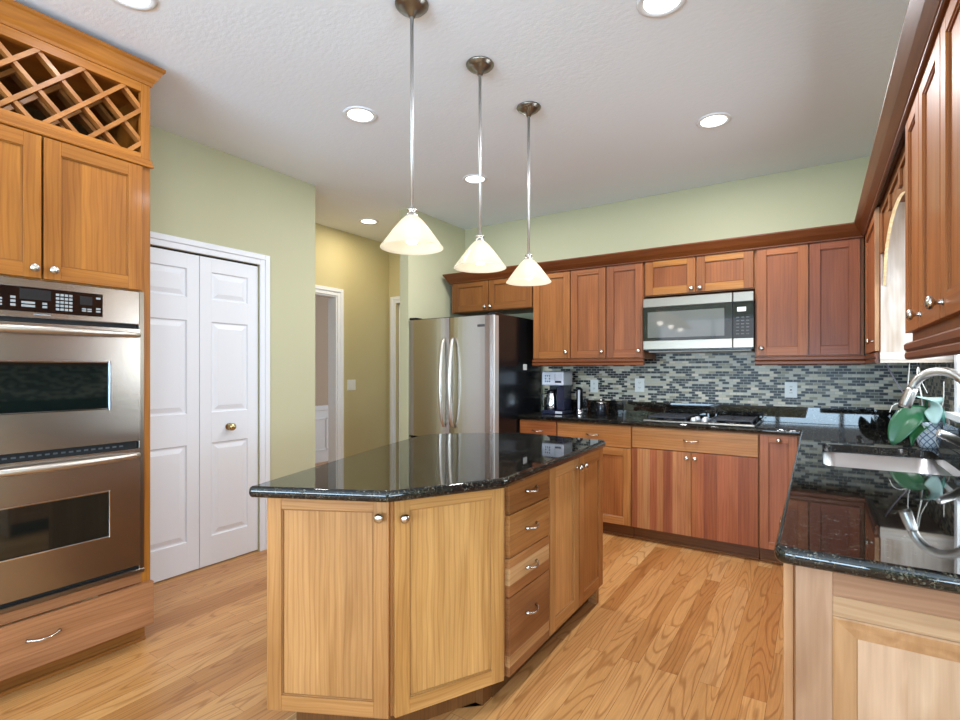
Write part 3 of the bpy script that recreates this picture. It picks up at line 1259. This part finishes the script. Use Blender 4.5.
# mosaic tile on both walls
m = MB()
m.loft([[(-2.165, YB - .006, 1.032), (XR, YB - .006, 1.032)], [(-2.165, YB - .006, 1.44), (XR, YB - .006, 1.44)]], False, smooth=False,
       grs=lambda r, p: ((-2.165, XR)[p], (1.032, 1.44)[r], 0))
m.loft([[(XR - .006, YB, 1.032), (XR - .006, WY1 + .06, 1.032)], [(XR - .006, YB, 1.44), (XR - .006, WY1 + .06, 1.44)]], False, smooth=False,
       grs=lambda r, p: ((XR, XR + YB - WY1 - .06)[p], (1.032, 1.44)[r], 0))
m.loft([[(XR - .006, WY0 - .06, 1.032), (XR - .006, 1.30, 1.032)], [(XR - .006, WY0 - .06, 1.40), (XR - .006, 1.30, 1.40)]], False, smooth=False,
       grs=lambda r, p: ((2.7, 3.9)[p], (1.032, 1.40)[r], 0))
struct(m.build('trim_6', MOSAIC))

# ------------------------------------------------------------------ upper cabinets, back wall
UY = 4.07          # carcass face; door fronts at 4.05
UZ0, UZ1 = 1.392, 2.155


def upper(name, label, x0, x1, z0=UZ0, z1=UZ1):
    t = thing(name, label, 'cabinet', (x0, UY, 0))
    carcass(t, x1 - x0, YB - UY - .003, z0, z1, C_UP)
    return t, x1 - x0


t, w = upper('fridge_top_cabinet', 'short two-door cabinet above the refrigerator', -2.990, -2.098, 1.852)
s_ = .430
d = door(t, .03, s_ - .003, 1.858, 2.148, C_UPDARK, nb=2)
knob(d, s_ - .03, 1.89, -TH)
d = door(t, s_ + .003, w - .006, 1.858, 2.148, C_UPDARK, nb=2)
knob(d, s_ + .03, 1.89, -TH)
t, w = upper('wall_cabinet', 'three-door wall cabinet above the coffee maker, left of the microwave', -2.096, -1.133)
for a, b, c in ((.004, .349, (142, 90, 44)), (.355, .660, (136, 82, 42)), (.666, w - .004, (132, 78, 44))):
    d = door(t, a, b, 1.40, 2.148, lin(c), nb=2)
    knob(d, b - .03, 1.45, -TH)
rail(t, -.004, w)
t, w = upper('microwave_top_cabinet', 'short two-door cabinet directly above the microwave', -1.131, -.368, 1.868)
d = door(t, .012, w / 2 - .003, 1.876, 2.148, C_UP, nb=1, railcol=lin((161, 107, 44)), panelcol=lin((126, 71, 30)))
knob(d, w / 2 - .03, 1.905, -TH)
d = door(t, w / 2 + .003, w - .006, 1.876, 2.148, C_UP, nb=1, railcol=lin((161, 107, 44)), panelcol=lin((129, 75, 33)))
knob(d, w / 2 + .03, 1.905, -TH)
t, w = upper('wall_cabinet', 'reddish two-door wall cabinet between the microwave and the right corner', -.366, .246)
d = door(t, .012, .316, 1.40, 2.148, lin((144, 84, 39)), nb=1, panelcol=lin((134, 75, 35)))
knob(d, .042, 1.45, -TH)
door(t, .322, w - .018, 1.40, 2.148, lin((125, 68, 36)), nb=1, panelcol=lin((118, 64, 35)))
rail(t, 0, w + .015)

# right wall uppers (face -x), carcass face x=.27, door fronts .25
UX = .27


def upper_r(name, label, ya, yb):
    t = thing(name, label, 'cabinet', (UX, ya, 0), -PI / 2)
    w = ya - yb
    carcass(t, w, XR - UX - .003, UZ0, UZ1, C_RIGHT)
    return t, w


t, w = upper_r('wall_cabinet', 'narrow corner wall cabinet left of the arched valance, side panel coloured as lit by the window', 4.068, 3.375)
d = door(t, .03, w - .012, 1.40, 2.148, lin((146, 87, 49)), nb=1)
knob(d, w - .10, 1.455, -TH)
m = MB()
m.box(w, w + .004, .004, XR - UX - .004, UZ0, UZ1, 'z', lin((200, 192, 188)), c=.0005)  # cabinet wood paled, window light painted into its colour
m.box(w - .010, w - .004, -TH, -.001, 1.40, 2.148, 'z', lin((190, 152, 118)), c=.0005)  # door edge strip, coloured lighter as lit by the window
m.build('side_panel', WOOD, t)['label'] = 'wood side panel with window light in its colour'
rail(t, -.02, w + .005)
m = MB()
m.box(w + .002, w + .02, 0, XR - UX - .004, 1.337, 1.352, 'y', lin((200, 194, 190)))  # end of the light rail, window light painted into both strips
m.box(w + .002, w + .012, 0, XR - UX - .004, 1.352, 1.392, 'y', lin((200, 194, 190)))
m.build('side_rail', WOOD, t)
t, w = upper_r('wall_cabinet', 'near wall cabinet at the right edge with tall doors and two protruding knobs', 2.268, 1.325)
for a, b, kx in ((.004, .275, None), (.281, .598, .32), (.604, w - .004, .64)):
    d = door(t, a, b, 1.425, 2.148, lin((161, 99, 47)), nb=2)
    if kx:
        knob(d, kx, 1.462, -TH)
rail(t, -.012, w, col=lin((105, 58, 28)))
m = MB()
m.box(-.012, 0, -.018, .02, 1.337, 1.392, 'z', lin((211, 190, 153)))  # bright colour stands for light falling on the rail corner
m.build('rail_return', WOOD, t)

# arched valance between the two right-hand wall cabinets
v = thing('arched_valance', 'wooden arched valance with small panels spanning over the sink window', 'valance', (UX + .012, 3.370, 0), -PI / 2)
VW = 3.370 - 2.270
m = MB()
N = 28
arch = []
for i in range(N + 1):
    t_ = i / N
    x = .01 + (VW - .02) * t_
    arch.append((x, 1.735 + .29 * math.sqrt(max(0, 1 - (2 * t_ - 1) ** 2))))
for (x0, z0), (x1, z1) in zip(arch, arch[1:]):
    fr = [(x0, 0, z0), (x1, 0, z1), (x1, 0, 2.15), (x0, 0, 2.15)]
    bk = [(x, .013, z) for x, _, z in fr]
    b = len(m.v)
    m.v += fr + bk
    dcol = lin((132, 81, 38))
    def gq(q):
        return [(m.v[i][0] + 3, m.v[i][2], m.v[i][1]) for i in q]
    for q, c in (([b, b + 1, b + 2, b + 3], dcol), ([b + 5, b + 4, b + 7, b + 6], dcol), ([b + 4, b + 5, b + 1, b], lin((216, 193, 153))), ([b + 3, b + 2, b + 6, b + 7], dcol)):
        m.face(q, gq(q), c)
m.box(0, .01, 0, .013, 1.735, 2.15, 'z', lin((132, 81, 38)))
m.box(VW - .01, VW, 0, .013, 1.735, 2.15, 'z', lin((132, 81, 38)))
m.build('arch_board', WOOD, v)
m = MB()
dcol = lin((132, 81, 38))
m.box(0, VW, -.010, 0, 2.10, 2.15, 'x', dcol)
for k in range(4):
    x = .0 + (VW - .05) * k / 3
    m.box(x, x + .05, -.010, 0, 2.032 if 0 < k < 3 else 1.90, 2.10, 'z', dcol)
m.build('panel_frame', WOOD, v)

# crown moulding along all wall cabinets
cr = thing('crown_moulding', 'dark wood crown moulding running along the tops of the wall cabinets', 'moulding', (0, 0, 0))
PR = [(0, 2.136), (.008, 2.136), (.012, 2.140), (.012, 2.147), (.015, 2.150), (.036, 2.180), (.058, 2.220), (.058, 2.228), (0, 2.228)]
fy, fx = 4.05, .25
rings = [[(-2.990 - o, YB - .003, z) for o, z in PR],
         [(-2.990 - o, fy - o, z) for o, z in PR],
         [(fx - o, fy - o, z) for o, z in PR],
         [(fx - o, 1.31, z) for o, z in PR]]
for a, b, g in ((0, 1, 1), (1, 2, 0), (2, 3, 1)):
    MB().loft([rings[a], rings[b]], True, (True, True), False, C_CROWN, g).build('moulding', WOOD, cr)
B(-2.98, .26, fy + .001, YB - .003, 2.1555, 2.17, 'x', C_CROWN).build('top_board', WOOD, cr)
B(.26, XR - .003, 1.31, YB - .003, 2.1555, 2.17, 'y', C_CROWN).build('top_board', WOOD, cr)

# ------------------------------------------------------------------ refrigerator
fg = thing('refrigerator', 'stainless steel french-door refrigerator with black sides, at the end of the back counter', 'refrigerator', (-3.07, 3.53, 0))
fw = .898
B(.004, fw - .004, .075, .84, .02, 1.762, c=.004).build('body', BLACK, fg)
for a, b, hx, cm in ((.002, .440, .395, 0), (.446, fw - .002, .492, 1)):
    m = MB()
    # softly crowned door skin
    n = 10
    rings = []
    for z in (.715, 1.747):
        rr = []
        for i in range(n + 1):
            x = a + (b - a) * i / n
            rr.append((x, .012 - .012 * (1 - (2 * i / n - 1) ** 4), z))
        rr += [(b, .07, z), (a, .07, z)]
        rings.append(rr)
    m.loft(rings, True, (True, True), False)
    d = m.build('door', FRIDGE, fg)
    pts = []
    for i in range(19):
        t_ = i / 18
        pts.append((hx, -.008 - .055 * math.sin(PI * t_) ** .5, .815 + .755 * t_))
    MB().tube(pts, [.012 + .004 * math.sin(PI * i / 18) for i in range(19)], 10, 1.1).build('handle', HANDLE, d)
    if cm:
        B(b - .014, b + .0015, .003, .071, .716, 1.746, c=.004).build('edge_trim', mat('edge_steel', (214, 212, 208), .4, .6), d)
d = B(.002, fw - .002, .002, .07, .06, .700, c=.008).build('freezer_drawer', FRIDGE, fg)
MB().tube([(.08 + (fw - .16) * i / 16, -.004 - .05 * math.sin(PI * i / 16) ** .5, .60) for i in range(17)], .012, 10).build('handle', NICKEL, d)
for a in ((.0, .07, .0, .10, 1.748, 1.768), (fw - .07, fw, .02, .12, 1.748, 1.768), (-.006, .05, .0, .08, .701, .714)):
    B(*a, c=.003).build('hinge_cover', BLACK, fg)
B(.735, .805, -.003, .001, 1.655, 1.675, c=.001).build('badge', mat('badge_grey', (96, 96, 96), .3, .8), fg)
B(fw - .0045, fw - .003, .49, .56, 1.30, 1.352, c=0).build('sticker', PLASTICW, fg)['label'] = 'small white sticker'
B(.05, fw - .05, .05, .8, 0, .02, c=0).build('base', DARK, fg)

# ------------------------------------------------------------------ microwave
mw = thing('microwave', 'over-the-range microwave with steel bands and black glass door above the cooktop', 'microwave', (-1.122, 4.0, 1.435))
mwW, mwH = .756, .412
B(.004, mwW - .004, .03, YB - 4.0 - .004, .012, mwH, c=.003).build('body', BLACK, mw)
dx = .622
m = MB()
m.box(0, dx, 0, .03, .342, mwH, c=.004)
m.box(0, dx, 0, .03, .02, .09, c=.004)
d = m.build('door', STEELX, mw)
B(0.001, dx - .001, .002, .03, .09, .342, c=.001).build('door_glass', mat('microwave_glass', (22, 23, 24), .06, 0, .7), d)
B(.035, .57, .0012, .002, .11, .305, c=0).build('window', mat('microwave_window', (92, 94, 92), .05, 0, .8), d)
for z0, z1 in ((.342, mwH), (.02, .09)):
    B(dx + .003, mwW, 0, .03, z0, z1, c=.004).build('column_trim', STEELX, mw)
cpn = B(dx + .004, mwW - .001, .002, .03, .09, .342, c=.001).build('keypad', BLACKG, mw)
B(dx + .03, dx + .085, .0008, .002, .275, .305, c=0).build('display', DISPLAY, cpn)
m = MB()
for i in range(3):
    for j in range(6):
        m.box(dx + .024 + i * .031, dx + .042 + i * .031, .0012, .002, .115 + j * .023, .122 + j * .023, c=0)
m.build('button_marks', mat('key_grey', (84, 86, 86), .5), cpn)
B(.03, mwW - .02, .05, .38, 0, .012, c=.002).build('underside_vent', mat('underside_grey', (150, 148, 142), .4), mw)

# ------------------------------------------------------------------ cooktop
ck = thing('gas_cooktop', 'low black gas cooktop with steel front edge on the back counter', 'cooktop', (-1.10, 3.935, .9143))
cw, cd = .745, .44
B(0, cw, 0, cd, 0, .010, c=.003).build('pan', BLACKG, ck)
B(.0, cw, -.006, .018, 0, .014, c=.003).build('front_trim', STEELX, ck)
for gx0, gx1 in ((.025, .30), (.455, .73)):
    m = MB()
    for y in (.045, .14, .23, .32, .41):
        m.box(gx0, gx1, y - .007, y + .007, .026, .040, c=.003)
    for x in (gx0 + .007, (gx0 + gx1) / 2, gx1 - .007):
        m.box(x - .007, x + .007, .045, .41, .024, .039, c=.003)
    for x in (gx0 + .008, gx1 - .008):
        for y in (.045, .41):
            m.box(x - .006, x + .006, y - .006, y + .006, .010, .026, c=.001)
    m.build('grate', BLACKM, ck)
    for y in (.13, .33):
        MB().lathe([(.045, .010), (.045, .016), (.034, .020), (.030, .026), (0, .027)], ((gx0 + gx1) / 2, y, 0), 'z', 20).build('burner', BLACKM, ck)
for kx, ky in ((.345, .06), (.352, .16), (.420, .06), (.412, .16)):
    MB().lathe([(.022, .010), (.022, .020), (.017, .036), (.015, .040), (0, .041)], (kx, ky, 0), 'z', 18).build('control_knob', mat('knob_silver', (222, 224, 230), .3, .4), ck)

# ------------------------------------------------------------------ coffee maker and its neighbours
cm = thing('coffee_maker', 'coffee maker with silver control head beside the fridge', 'coffee maker', (-2.045, 4.12, .9143))
cm.scale = (.80, .92, 1)
B(0, .26, 0, .22, 0, .032, c=.006).build('base', BLUEBLK, cm)
B(.165, .255, .025, .21, .032, .25, c=.008).build('water_tank', BLUEBLK, cm)
B(.01, .165, .15, .21, .032, .25, c=.006).build('back_column', BLACK, cm)
hd = B(0, .26, .0, .22, .25, .372, c=.008).build('head', mat('silver_plastic', (198, 203, 214), .3, .3), cm)
m = MB()
for i in range(3):
    for j in range(3):
        if i == 1 and j == 1:
            continue
        m.lathe([(.0065, 0), (.0065, .003), (0, .0032)], (.05 + i * .024, 0, .287 + j * .024), '-y', 10)
m.build('button', DARK, hd)
B(.165, .235, -.002, .001, .275, .292, c=.001).build('display', DARK, hd)
B(.16, .164, .0, .001, .27, .355, c=0).build('seam', DARK, hd)
B(.165, .245, -.003, .004, .006, .026, c=.002).build('front_badge', mat('badge_silver', (205, 208, 214), .3, .3), cm)
cf = thing('coffee_carafe', 'steel carafe with dark handle inside the coffee maker', 'carafe', (-1.985, 4.196, .9464))
cf.scale = (.86, .86, 1)
MB().lathe([(.055, 0), (.060, .01), (.060, .05), (.052, .12), (.046, .145), (.046, .15)], (0, 0, 0), 'z', 24).build('body', CHROME, cf)
MB().lathe([(.048, .15), (.050, .158), (.035, .175), (.012, .180), (0, .180)], (0, 0, 0), 'z', 24).build('lid', BLACK, cf)
MB().tube([(-.046, -.012, .145), (-.085, -.03, .140), (-.092, -.033, .09), (-.085, -.03, .03), (-.055, -.015, .02)], .007, 8).build('handle', BLACK, cf)
pm = thing('pepper_mill', 'tall dark cylinder mill with steel sleeve, right of the coffee maker', 'mill', (-1.737, 4.24, .9143))
MB().lathe([(.030, 0), (.031, .004), (.031, .05)], (0, 0, 0), 'z', 24).build('base', CHROME, pm)
MB().lathe([(.029, .05), (.029, .205), (.027, .222), (.014, .232), (0, .233)], (0, 0, 0), 'z', 24).build('cap', BLACK, pm)
B(-.006, .014, -.032, -.02, .05, .214, c=.004).build('sleeve', mat('sleeve_steel', (205, 207, 212), .4, .5), pm)
jr = thing('sugar_jar', 'small dark round jar with knobbed steel lid on the back counter', 'jar', (-1.545, 4.25, .9143))
MB().lathe([(.040, 0), (.042, .004), (.042, .095), (.040, .10)], (0, 0, 0), 'z', 24).build('body', mat('jar_black', (24, 26, 32), .25), jr)
MB().lathe([(.043, .10), (.043, .110), (.040, .114), (.010, .118), (.008, .126), (.012, .134), (.008, .142), (0, .143)], (0, 0, 0), 'z', 24).build('lid', NICKEL, jr)

# ------------------------------------------------------------------ wall plates


def outlet(name, label, loc, cat='outlet', w=.072, h=.115, rotz=0, group=None, kind='duplex'):
    t = thing(name, label, cat, loc, rotz, group)
    B(-w / 2, w / 2, -.006, 0, -h / 2, h / 2, c=.003).build('plate', PLASTICW, t)
    if kind == 'duplex':
        for z in (-.022, .022):
            s1 = MB()
            s1.box(-.015, .015, -.008, -.0055, z - .014, z + .014, c=.002)
            so = s1.build('socket', PLASTICW, t)
            q = MB()
            q.box(-.007, -.0045, -.0086, -.0078, z - .004, z + .006, c=0)
            q.box(.0045, .007, -.0086, -.0078, z - .004, z + .006, c=0)
            q.box(-.002, .002, -.0086, -.0078, z - .010, z - .007, c=0)
            q.build('slots', SLOT, so)
    elif kind == 'gfci':
        B(-.017, .017, -.008, -.0055, -.034, .034, c=.002).build('socket', PLASTICW, t)
        q = MB()
        for z in (-.022, .022):
            q.box(-.007, -.004, -.0086, -.0078, z - .004, z + .006, c=0)
            q.box(.004, .007, -.0086, -.0078, z - .004, z + .006, c=0)
        q.box(-.006, .006, -.009, -.0078, -.005, .005, c=0)
        q.build('slots', SLOT, t)
    else:
        for x in (-.023, .023):
            B(x - .016, x + .016, -.009, -.0055, -.033, .033, c=.002).build('rocker', PLASTICW, t)
    return t


OY = YB - .0062
outlet('wall_outlet', 'white outlet on mosaic tile above the small dark jar', (-1.672, OY, 1.158))
outlet('wall_outlet', 'white outlet on mosaic tile just left of the cooktop', (-1.268, OY, 1.172), w=.08)
outlet('wall_outlet', 'white outlet with dark slots on mosaic tile, right of the cooktop', (-.163, OY, 1.155), kind='gfci', w=.08)
outlet('light_switch', 'white double light switch on the yellow-green hall wall', (-4.1995, 3.885, 1.14), 'light switch', w=.118, rotz=PI / 2, kind='switch')

# ------------------------------------------------------------------ sink, faucet, orchid
sk = thing('kitchen_sink', 'stainless steel undermount sink set in the right-hand worktop', 'sink', (0, 0, 0))
m = MB()
rings = []
for ins, z in ((-.012, .8755), (-.012, .872), (.002, .8725), (.004, .74), (.02, .705), (.05, .698)):
    rings.append([(p[0], p[1], z) for p in offset_poly(sink_hole, ins)])
m.loft(rings, True, (False, True), True)
m.build('basin', mat('sink_steel', (206, 206, 208), .3, 1.0), sk)
MB().lathe([(.045, 0), (.045, .003), (.03, .003), (.028, -.001), (0, -.001)], ((SX0 + SX1) / 2, (SY0 + SY1) / 2, .6985), 'z', 24).build('drain', CHROME, sk)

fa = thing('kitchen_faucet', 'tall brushed gooseneck faucet behind the sink', 'faucet', (.512, 2.81, .9144))
MB().lathe([(.026, 0), (.026, .006), (.024, .012), (.019, .03), (.017, .06), (.015, .10)], (0, 0, 0), 'z', 20).build('base', NICKEL, fa)
pts = [(0, 0, .08), (0, 0, .20), (0, 0, .285)]
AD, AR = (-.88, .475), .096
for i in range(1, 13):
    a = math.radians(160) * i / 12
    h_ = AR * (1 - math.cos(a))
    pts.append((AD[0] * h_, AD[1] * h_, .285 + AR * math.sin(a)))
hx_, hz_ = AR * (1 - math.cos(a)), .285 + AR * math.sin(a)


def drop(l):
    h_ = hx_ + .342 * l
    return (AD[0] * h_, AD[1] * h_, hz_ - .94 * l)


MB().tube(pts + [drop(.03)], .0185, 16).build('spout', STEELF, fa)
MB().tube([drop(.01), drop(.02), drop(.085), drop(.098)], [.0195, .0210, .0240, .0230], 16).build('spray_head', STEELF, fa)
MB().tube([(0, -.008, .055), (-.02, -.03, .085), (-.06, -.06, .112), (-.105, -.088, .134), (-.112, -.092, .137)], [.012, .016, .019, .017, .010], 12, .6).build('lever', STEELF, fa)

orc = thing('potted_orchid', 'orchid with broad green leaves in white lattice pot beside the sink', 'plant', (.462, 3.36, .9146))


def potgr(r, p):
    return (p / 28 * .34, r * .02, 0)


prof = [(.030, 0), (.036, .004), (.046, .03), (.052, .06), (.054, .09), (.052, .118), (.055, .122), (.055, .130), (.047, .128), (.045, .115)]
hs = [h for _, h in prof]
MB().lathe(prof, (0, 0, 0), 'z', 28, grs=lambda r, p: (p / 28 * .34, hs[r], 0)).build('pot', POTGLAZE, orc)
MB().lathe([(.044, .105), (.044, .114), (0, .118)], (0, 0, 0), 'z', 16).build('bark', SOIL, orc)


def smooth(pts, n=24):
    P = [Vector(p) for p in pts]
    P = [2 * P[0] - P[1]] + P + [2 * P[-1] - P[-2]]
    out = []
    for i in range(1, len(P) - 2):
        for k in range(6):
            t_ = k / 6
            a, b, c, d = P[i - 1:i + 3]
            out.append(.5 * ((2 * b) + (c - a) * t_ + (2 * a - 5 * b + 4 * c - d) * t_ ** 2 + (3 * b - a - 3 * c + d) * t_ ** 3))
    out.append(P[-2])
    return out


def leaf(ctrl, width, matl, lab=None, fold=.25, up=(0, 0, 1), tip=.9, n=16, pw=.75, st=.12):
    """leaf blade along a 3-point bezier; `up` is the rough normal direction at its base"""
    p0, p1, p2 = [Vector(c) for c in ctrl]
    rings = []
    K = 9
    upv = Vector(up)
    for i in range(n + 1):
        t_ = i / n
        c = (1 - t_) ** 2 * p0 + 2 * t_ * (1 - t_) * p1 + t_ ** 2 * p2
        tg = (2 * (1 - t_) * (p1 - p0) + 2 * t_ * (p2 - p1)).normalized()
        side = tg.cross(upv).normalized()
        nr = side.cross(tg).normalized()
        wd = width * (math.sin(PI * min(1, st + (1 - st) * t_ ** pw)) ** tip if t_ < 1 else .04)
        wd = max(wd, width * .06)
        top, bot = [], []
        for k in range(K):
            s_ = 2 * k / (K - 1) - 1
            p = c + side * wd * s_ + nr * (abs(s_) * wd * fold)
            top.append(p)
            bot.append(p - nr * .0025 * (1.2 - abs(s_)))
        rings.append(top + bot[::-1])
    o = MB().loft(rings, True, (True, True), True).build('leaf', matl, orc)
    if lab:
        o['label'] = lab
    return o


leaf([(-.01, -.02, .165), (-.085, -.07, .205), (-.150, -.085, .012)], .056, LEAF, up=(-.3, -1, .35), tip=.6, pw=1.5)
leaf([(.0, -.015, .12), (-.06, -.06, .13), (-.075, -.075, .012)], .036, mat('orchid_leaf_dark', (40, 96, 52), .35), 'darker lower leaf', up=(-.5, -.9, .4))
leaf([(-.004, -.005, .250), (.0, -.050, .262), (.016, -.066, .118)], .056, LEAF_SKYLIT, 'leaf arching forward, sky reflection in its colour', up=(.0, .4, 1), tip=.6, fold=.08, st=.42, pw=1.3)
MB().tube(smooth([(.0, .01, .115), (-.006, .03, .19), (-.005, .012, .248)]), .006, 8).build('leaf_stalk', LEAF, orc)
leaf([(.01, 0, .12), (.035, -.01, .25), (.048, -.07, .12)], .028, mat('orchid_leaf_teal', (96, 160, 148), .35), up=(.3, -.5, 1))
rootpts = [
    [(-.02, 0, .12), (-.03, -.02, .25), (-.045, -.01, .36), (-.040, .0, .40), (-.030, .01, .34), (-.005, .0, .27)],
    [(-.03, 0, .13), (-.07, -.03, .19), (-.11, -.02, .215), (-.14, -.01, .205), (-.155, -.02, .17)],
    [(.02, -.01, .12), (.03, -.05, .09), (.015, -.062, .05), (.028, -.068, .012)],
    [(.03, 0, .12), (.055, -.04, .16), (.068, -.05, .13), (.058, -.055, .10)],
    [(-.01, -.02, .12), (-.03, -.055, .12), (-.012, -.068, .085), (.012, -.066, .07)],
    [(-.02, .01, .12), (-.075, .02, .24), (-.072, .02, .42)],
    [(.01, .0, .12), (.05, -.01, .22), (.055, -.01, .33)],
]


for rp in rootpts:
    q = smooth(rp)
    MB().tube(q, [.0035 * (1 - .4 * i / len(q)) for i in range(len(q))], 6).build('aerial_root', ROOT, orc)
q = smooth([(-.02, .01, .12), (-.055, .07, .20), (-.11, .20, .33), (-.145, .29, .43)])
MB().tube(q, .004, 6).build('flower_spike', mat('spike_plum', (140, 134, 146), .5), orc)
MB().lathe([(0, -.008), (.006, -.005), (.008, 0), (.006, .005), (0, .008)], (-.048, .055, .182), 'z', 10).build('bud', mat('bud_grey', (170, 168, 186), .4), orc)

# ------------------------------------------------------------------ pendants
for i, (py, lab) in enumerate(((1.55, 'nearest of the three white glass cone pendants over the island'), (2.027, 'middle of the three white glass cone pendants over the island'), (2.502, 'farthest of the three white glass cone pendants, in front of the wall cabinets'))):
    p = thing('pendant_lamp', lab, 'pendant lamp', (-1.335 * 1.021 + .006 * i, py * 1.021 + .003 * i, CZ), 0, 'pendant lamps over the island')
    MB().lathe([(.066, 0), (.068, -.003), (.066, -.009), (.058, -.014), (.056, -.019), (.047, -.022), (.036, -.032), (.018, -.040), (.012, -.054), (0, -.055)][::-1], (0, 0, 0), 'z', 28).build('canopy', DARKNICKEL, p)
    MB().lathe([(.0075, -.83), (.0075, -.05)], (0, 0, 0), 'z', 14).build('rod', ROD, p)
    MB().lathe([(0, -.868), (.020, -.866), (.024, -.858), (.024, -.846), (.018, -.842), (.016, -.834), (.021, -.830), (.019, -.824), (.007, -.820), (0, -.82)], (0, 0, 0), 'z', 20).build('socket_cap', NICKEL, p)
    prof = [(.022, -.850), (.045, -.872), (.070, -.902), (.096, -.937), (.117, -.966), (.126, -.977), (.1265, -.980), (.124, -.981), (.114, -.969), (.093, -.940), (.067, -.905), (.043, -.876), (.020, -.853)]
    MB().lathe(prof, (0, 0, 0), 'z', 40, cap=(False, False)).build('shade', SHADE, p)
    bp = [(.012, -.866), (.014, -.885), (.024, -.905), (.031, -.925), (.030, -.945), (.020, -.961), (0, -.967)]
    b = MB().lathe(bp[::-1], (0, 0, 0), 'z', 20).build('bulb', BULB, p)
    L = bpy.data.lights.new('pendant_glow', 'POINT')
    L.energy = .35
    L.color = (1, .93, .82)
    L.shadow_soft_size = .03
    lo = bpy.data.objects.new('pendant_glow', L)
    COL.objects.link(lo)
    lo.parent = p
    lo.location = (0, 0, -.985)

# ------------------------------------------------------------------ recessed lights
for (lx, ly, lab, en, co) in ((-2.202, 2.105, 'recessed ceiling light left of the nearest pendant canopy', 8, (.96, .97, 1)),
                              (-2.202, 3.295, 'recessed ceiling light behind the middle pendant rod', 26, (.96, .97, 1)),
                              (-.512, 3.295, 'recessed ceiling light nearest the right-hand cabinets', 34, (.96, .97, 1)),
                              (-.517, 2.112, 'recessed ceiling light cut by the top edge of the photo, right half', 20, (.96, .97, 1)),
                              (-3.71, 3.66, 'recessed ceiling light in the hallway', 10, (1, .88, .66)),
                              (-2.245, .93, 'recessed ceiling light at the top edge above the oven crown', 6, (.96, .97, 1))):
    t = thing('recessed_light', lab, 'ceiling light', (lx, ly, CZ), 0, 'recessed ceiling lights')
    MB().lathe([(.070, 0), (.072, -.005), (.090, -.007), (.097, -.003), (.097, 0)], (0, 0, 0), 'z', 36, cap=(False, False)).build('trim_ring', WHITE, t)
    MB().lathe([(.0, -.0032), (.071, -.003)], (0, 0, 0), 'z', 36, cap=(False, False), smooth=False).build('lens', LENS, t)
    L = bpy.data.lights.new('downlight_beam', 'AREA')
    L.shape = 'DISK'
    L.size = .13
    L.energy = en
    L.color = co
    lo = bpy.data.objects.new('downlight_beam', L)
    COL.objects.link(lo)
    lo.parent = t
    lo.location = (0, 0, -.012)
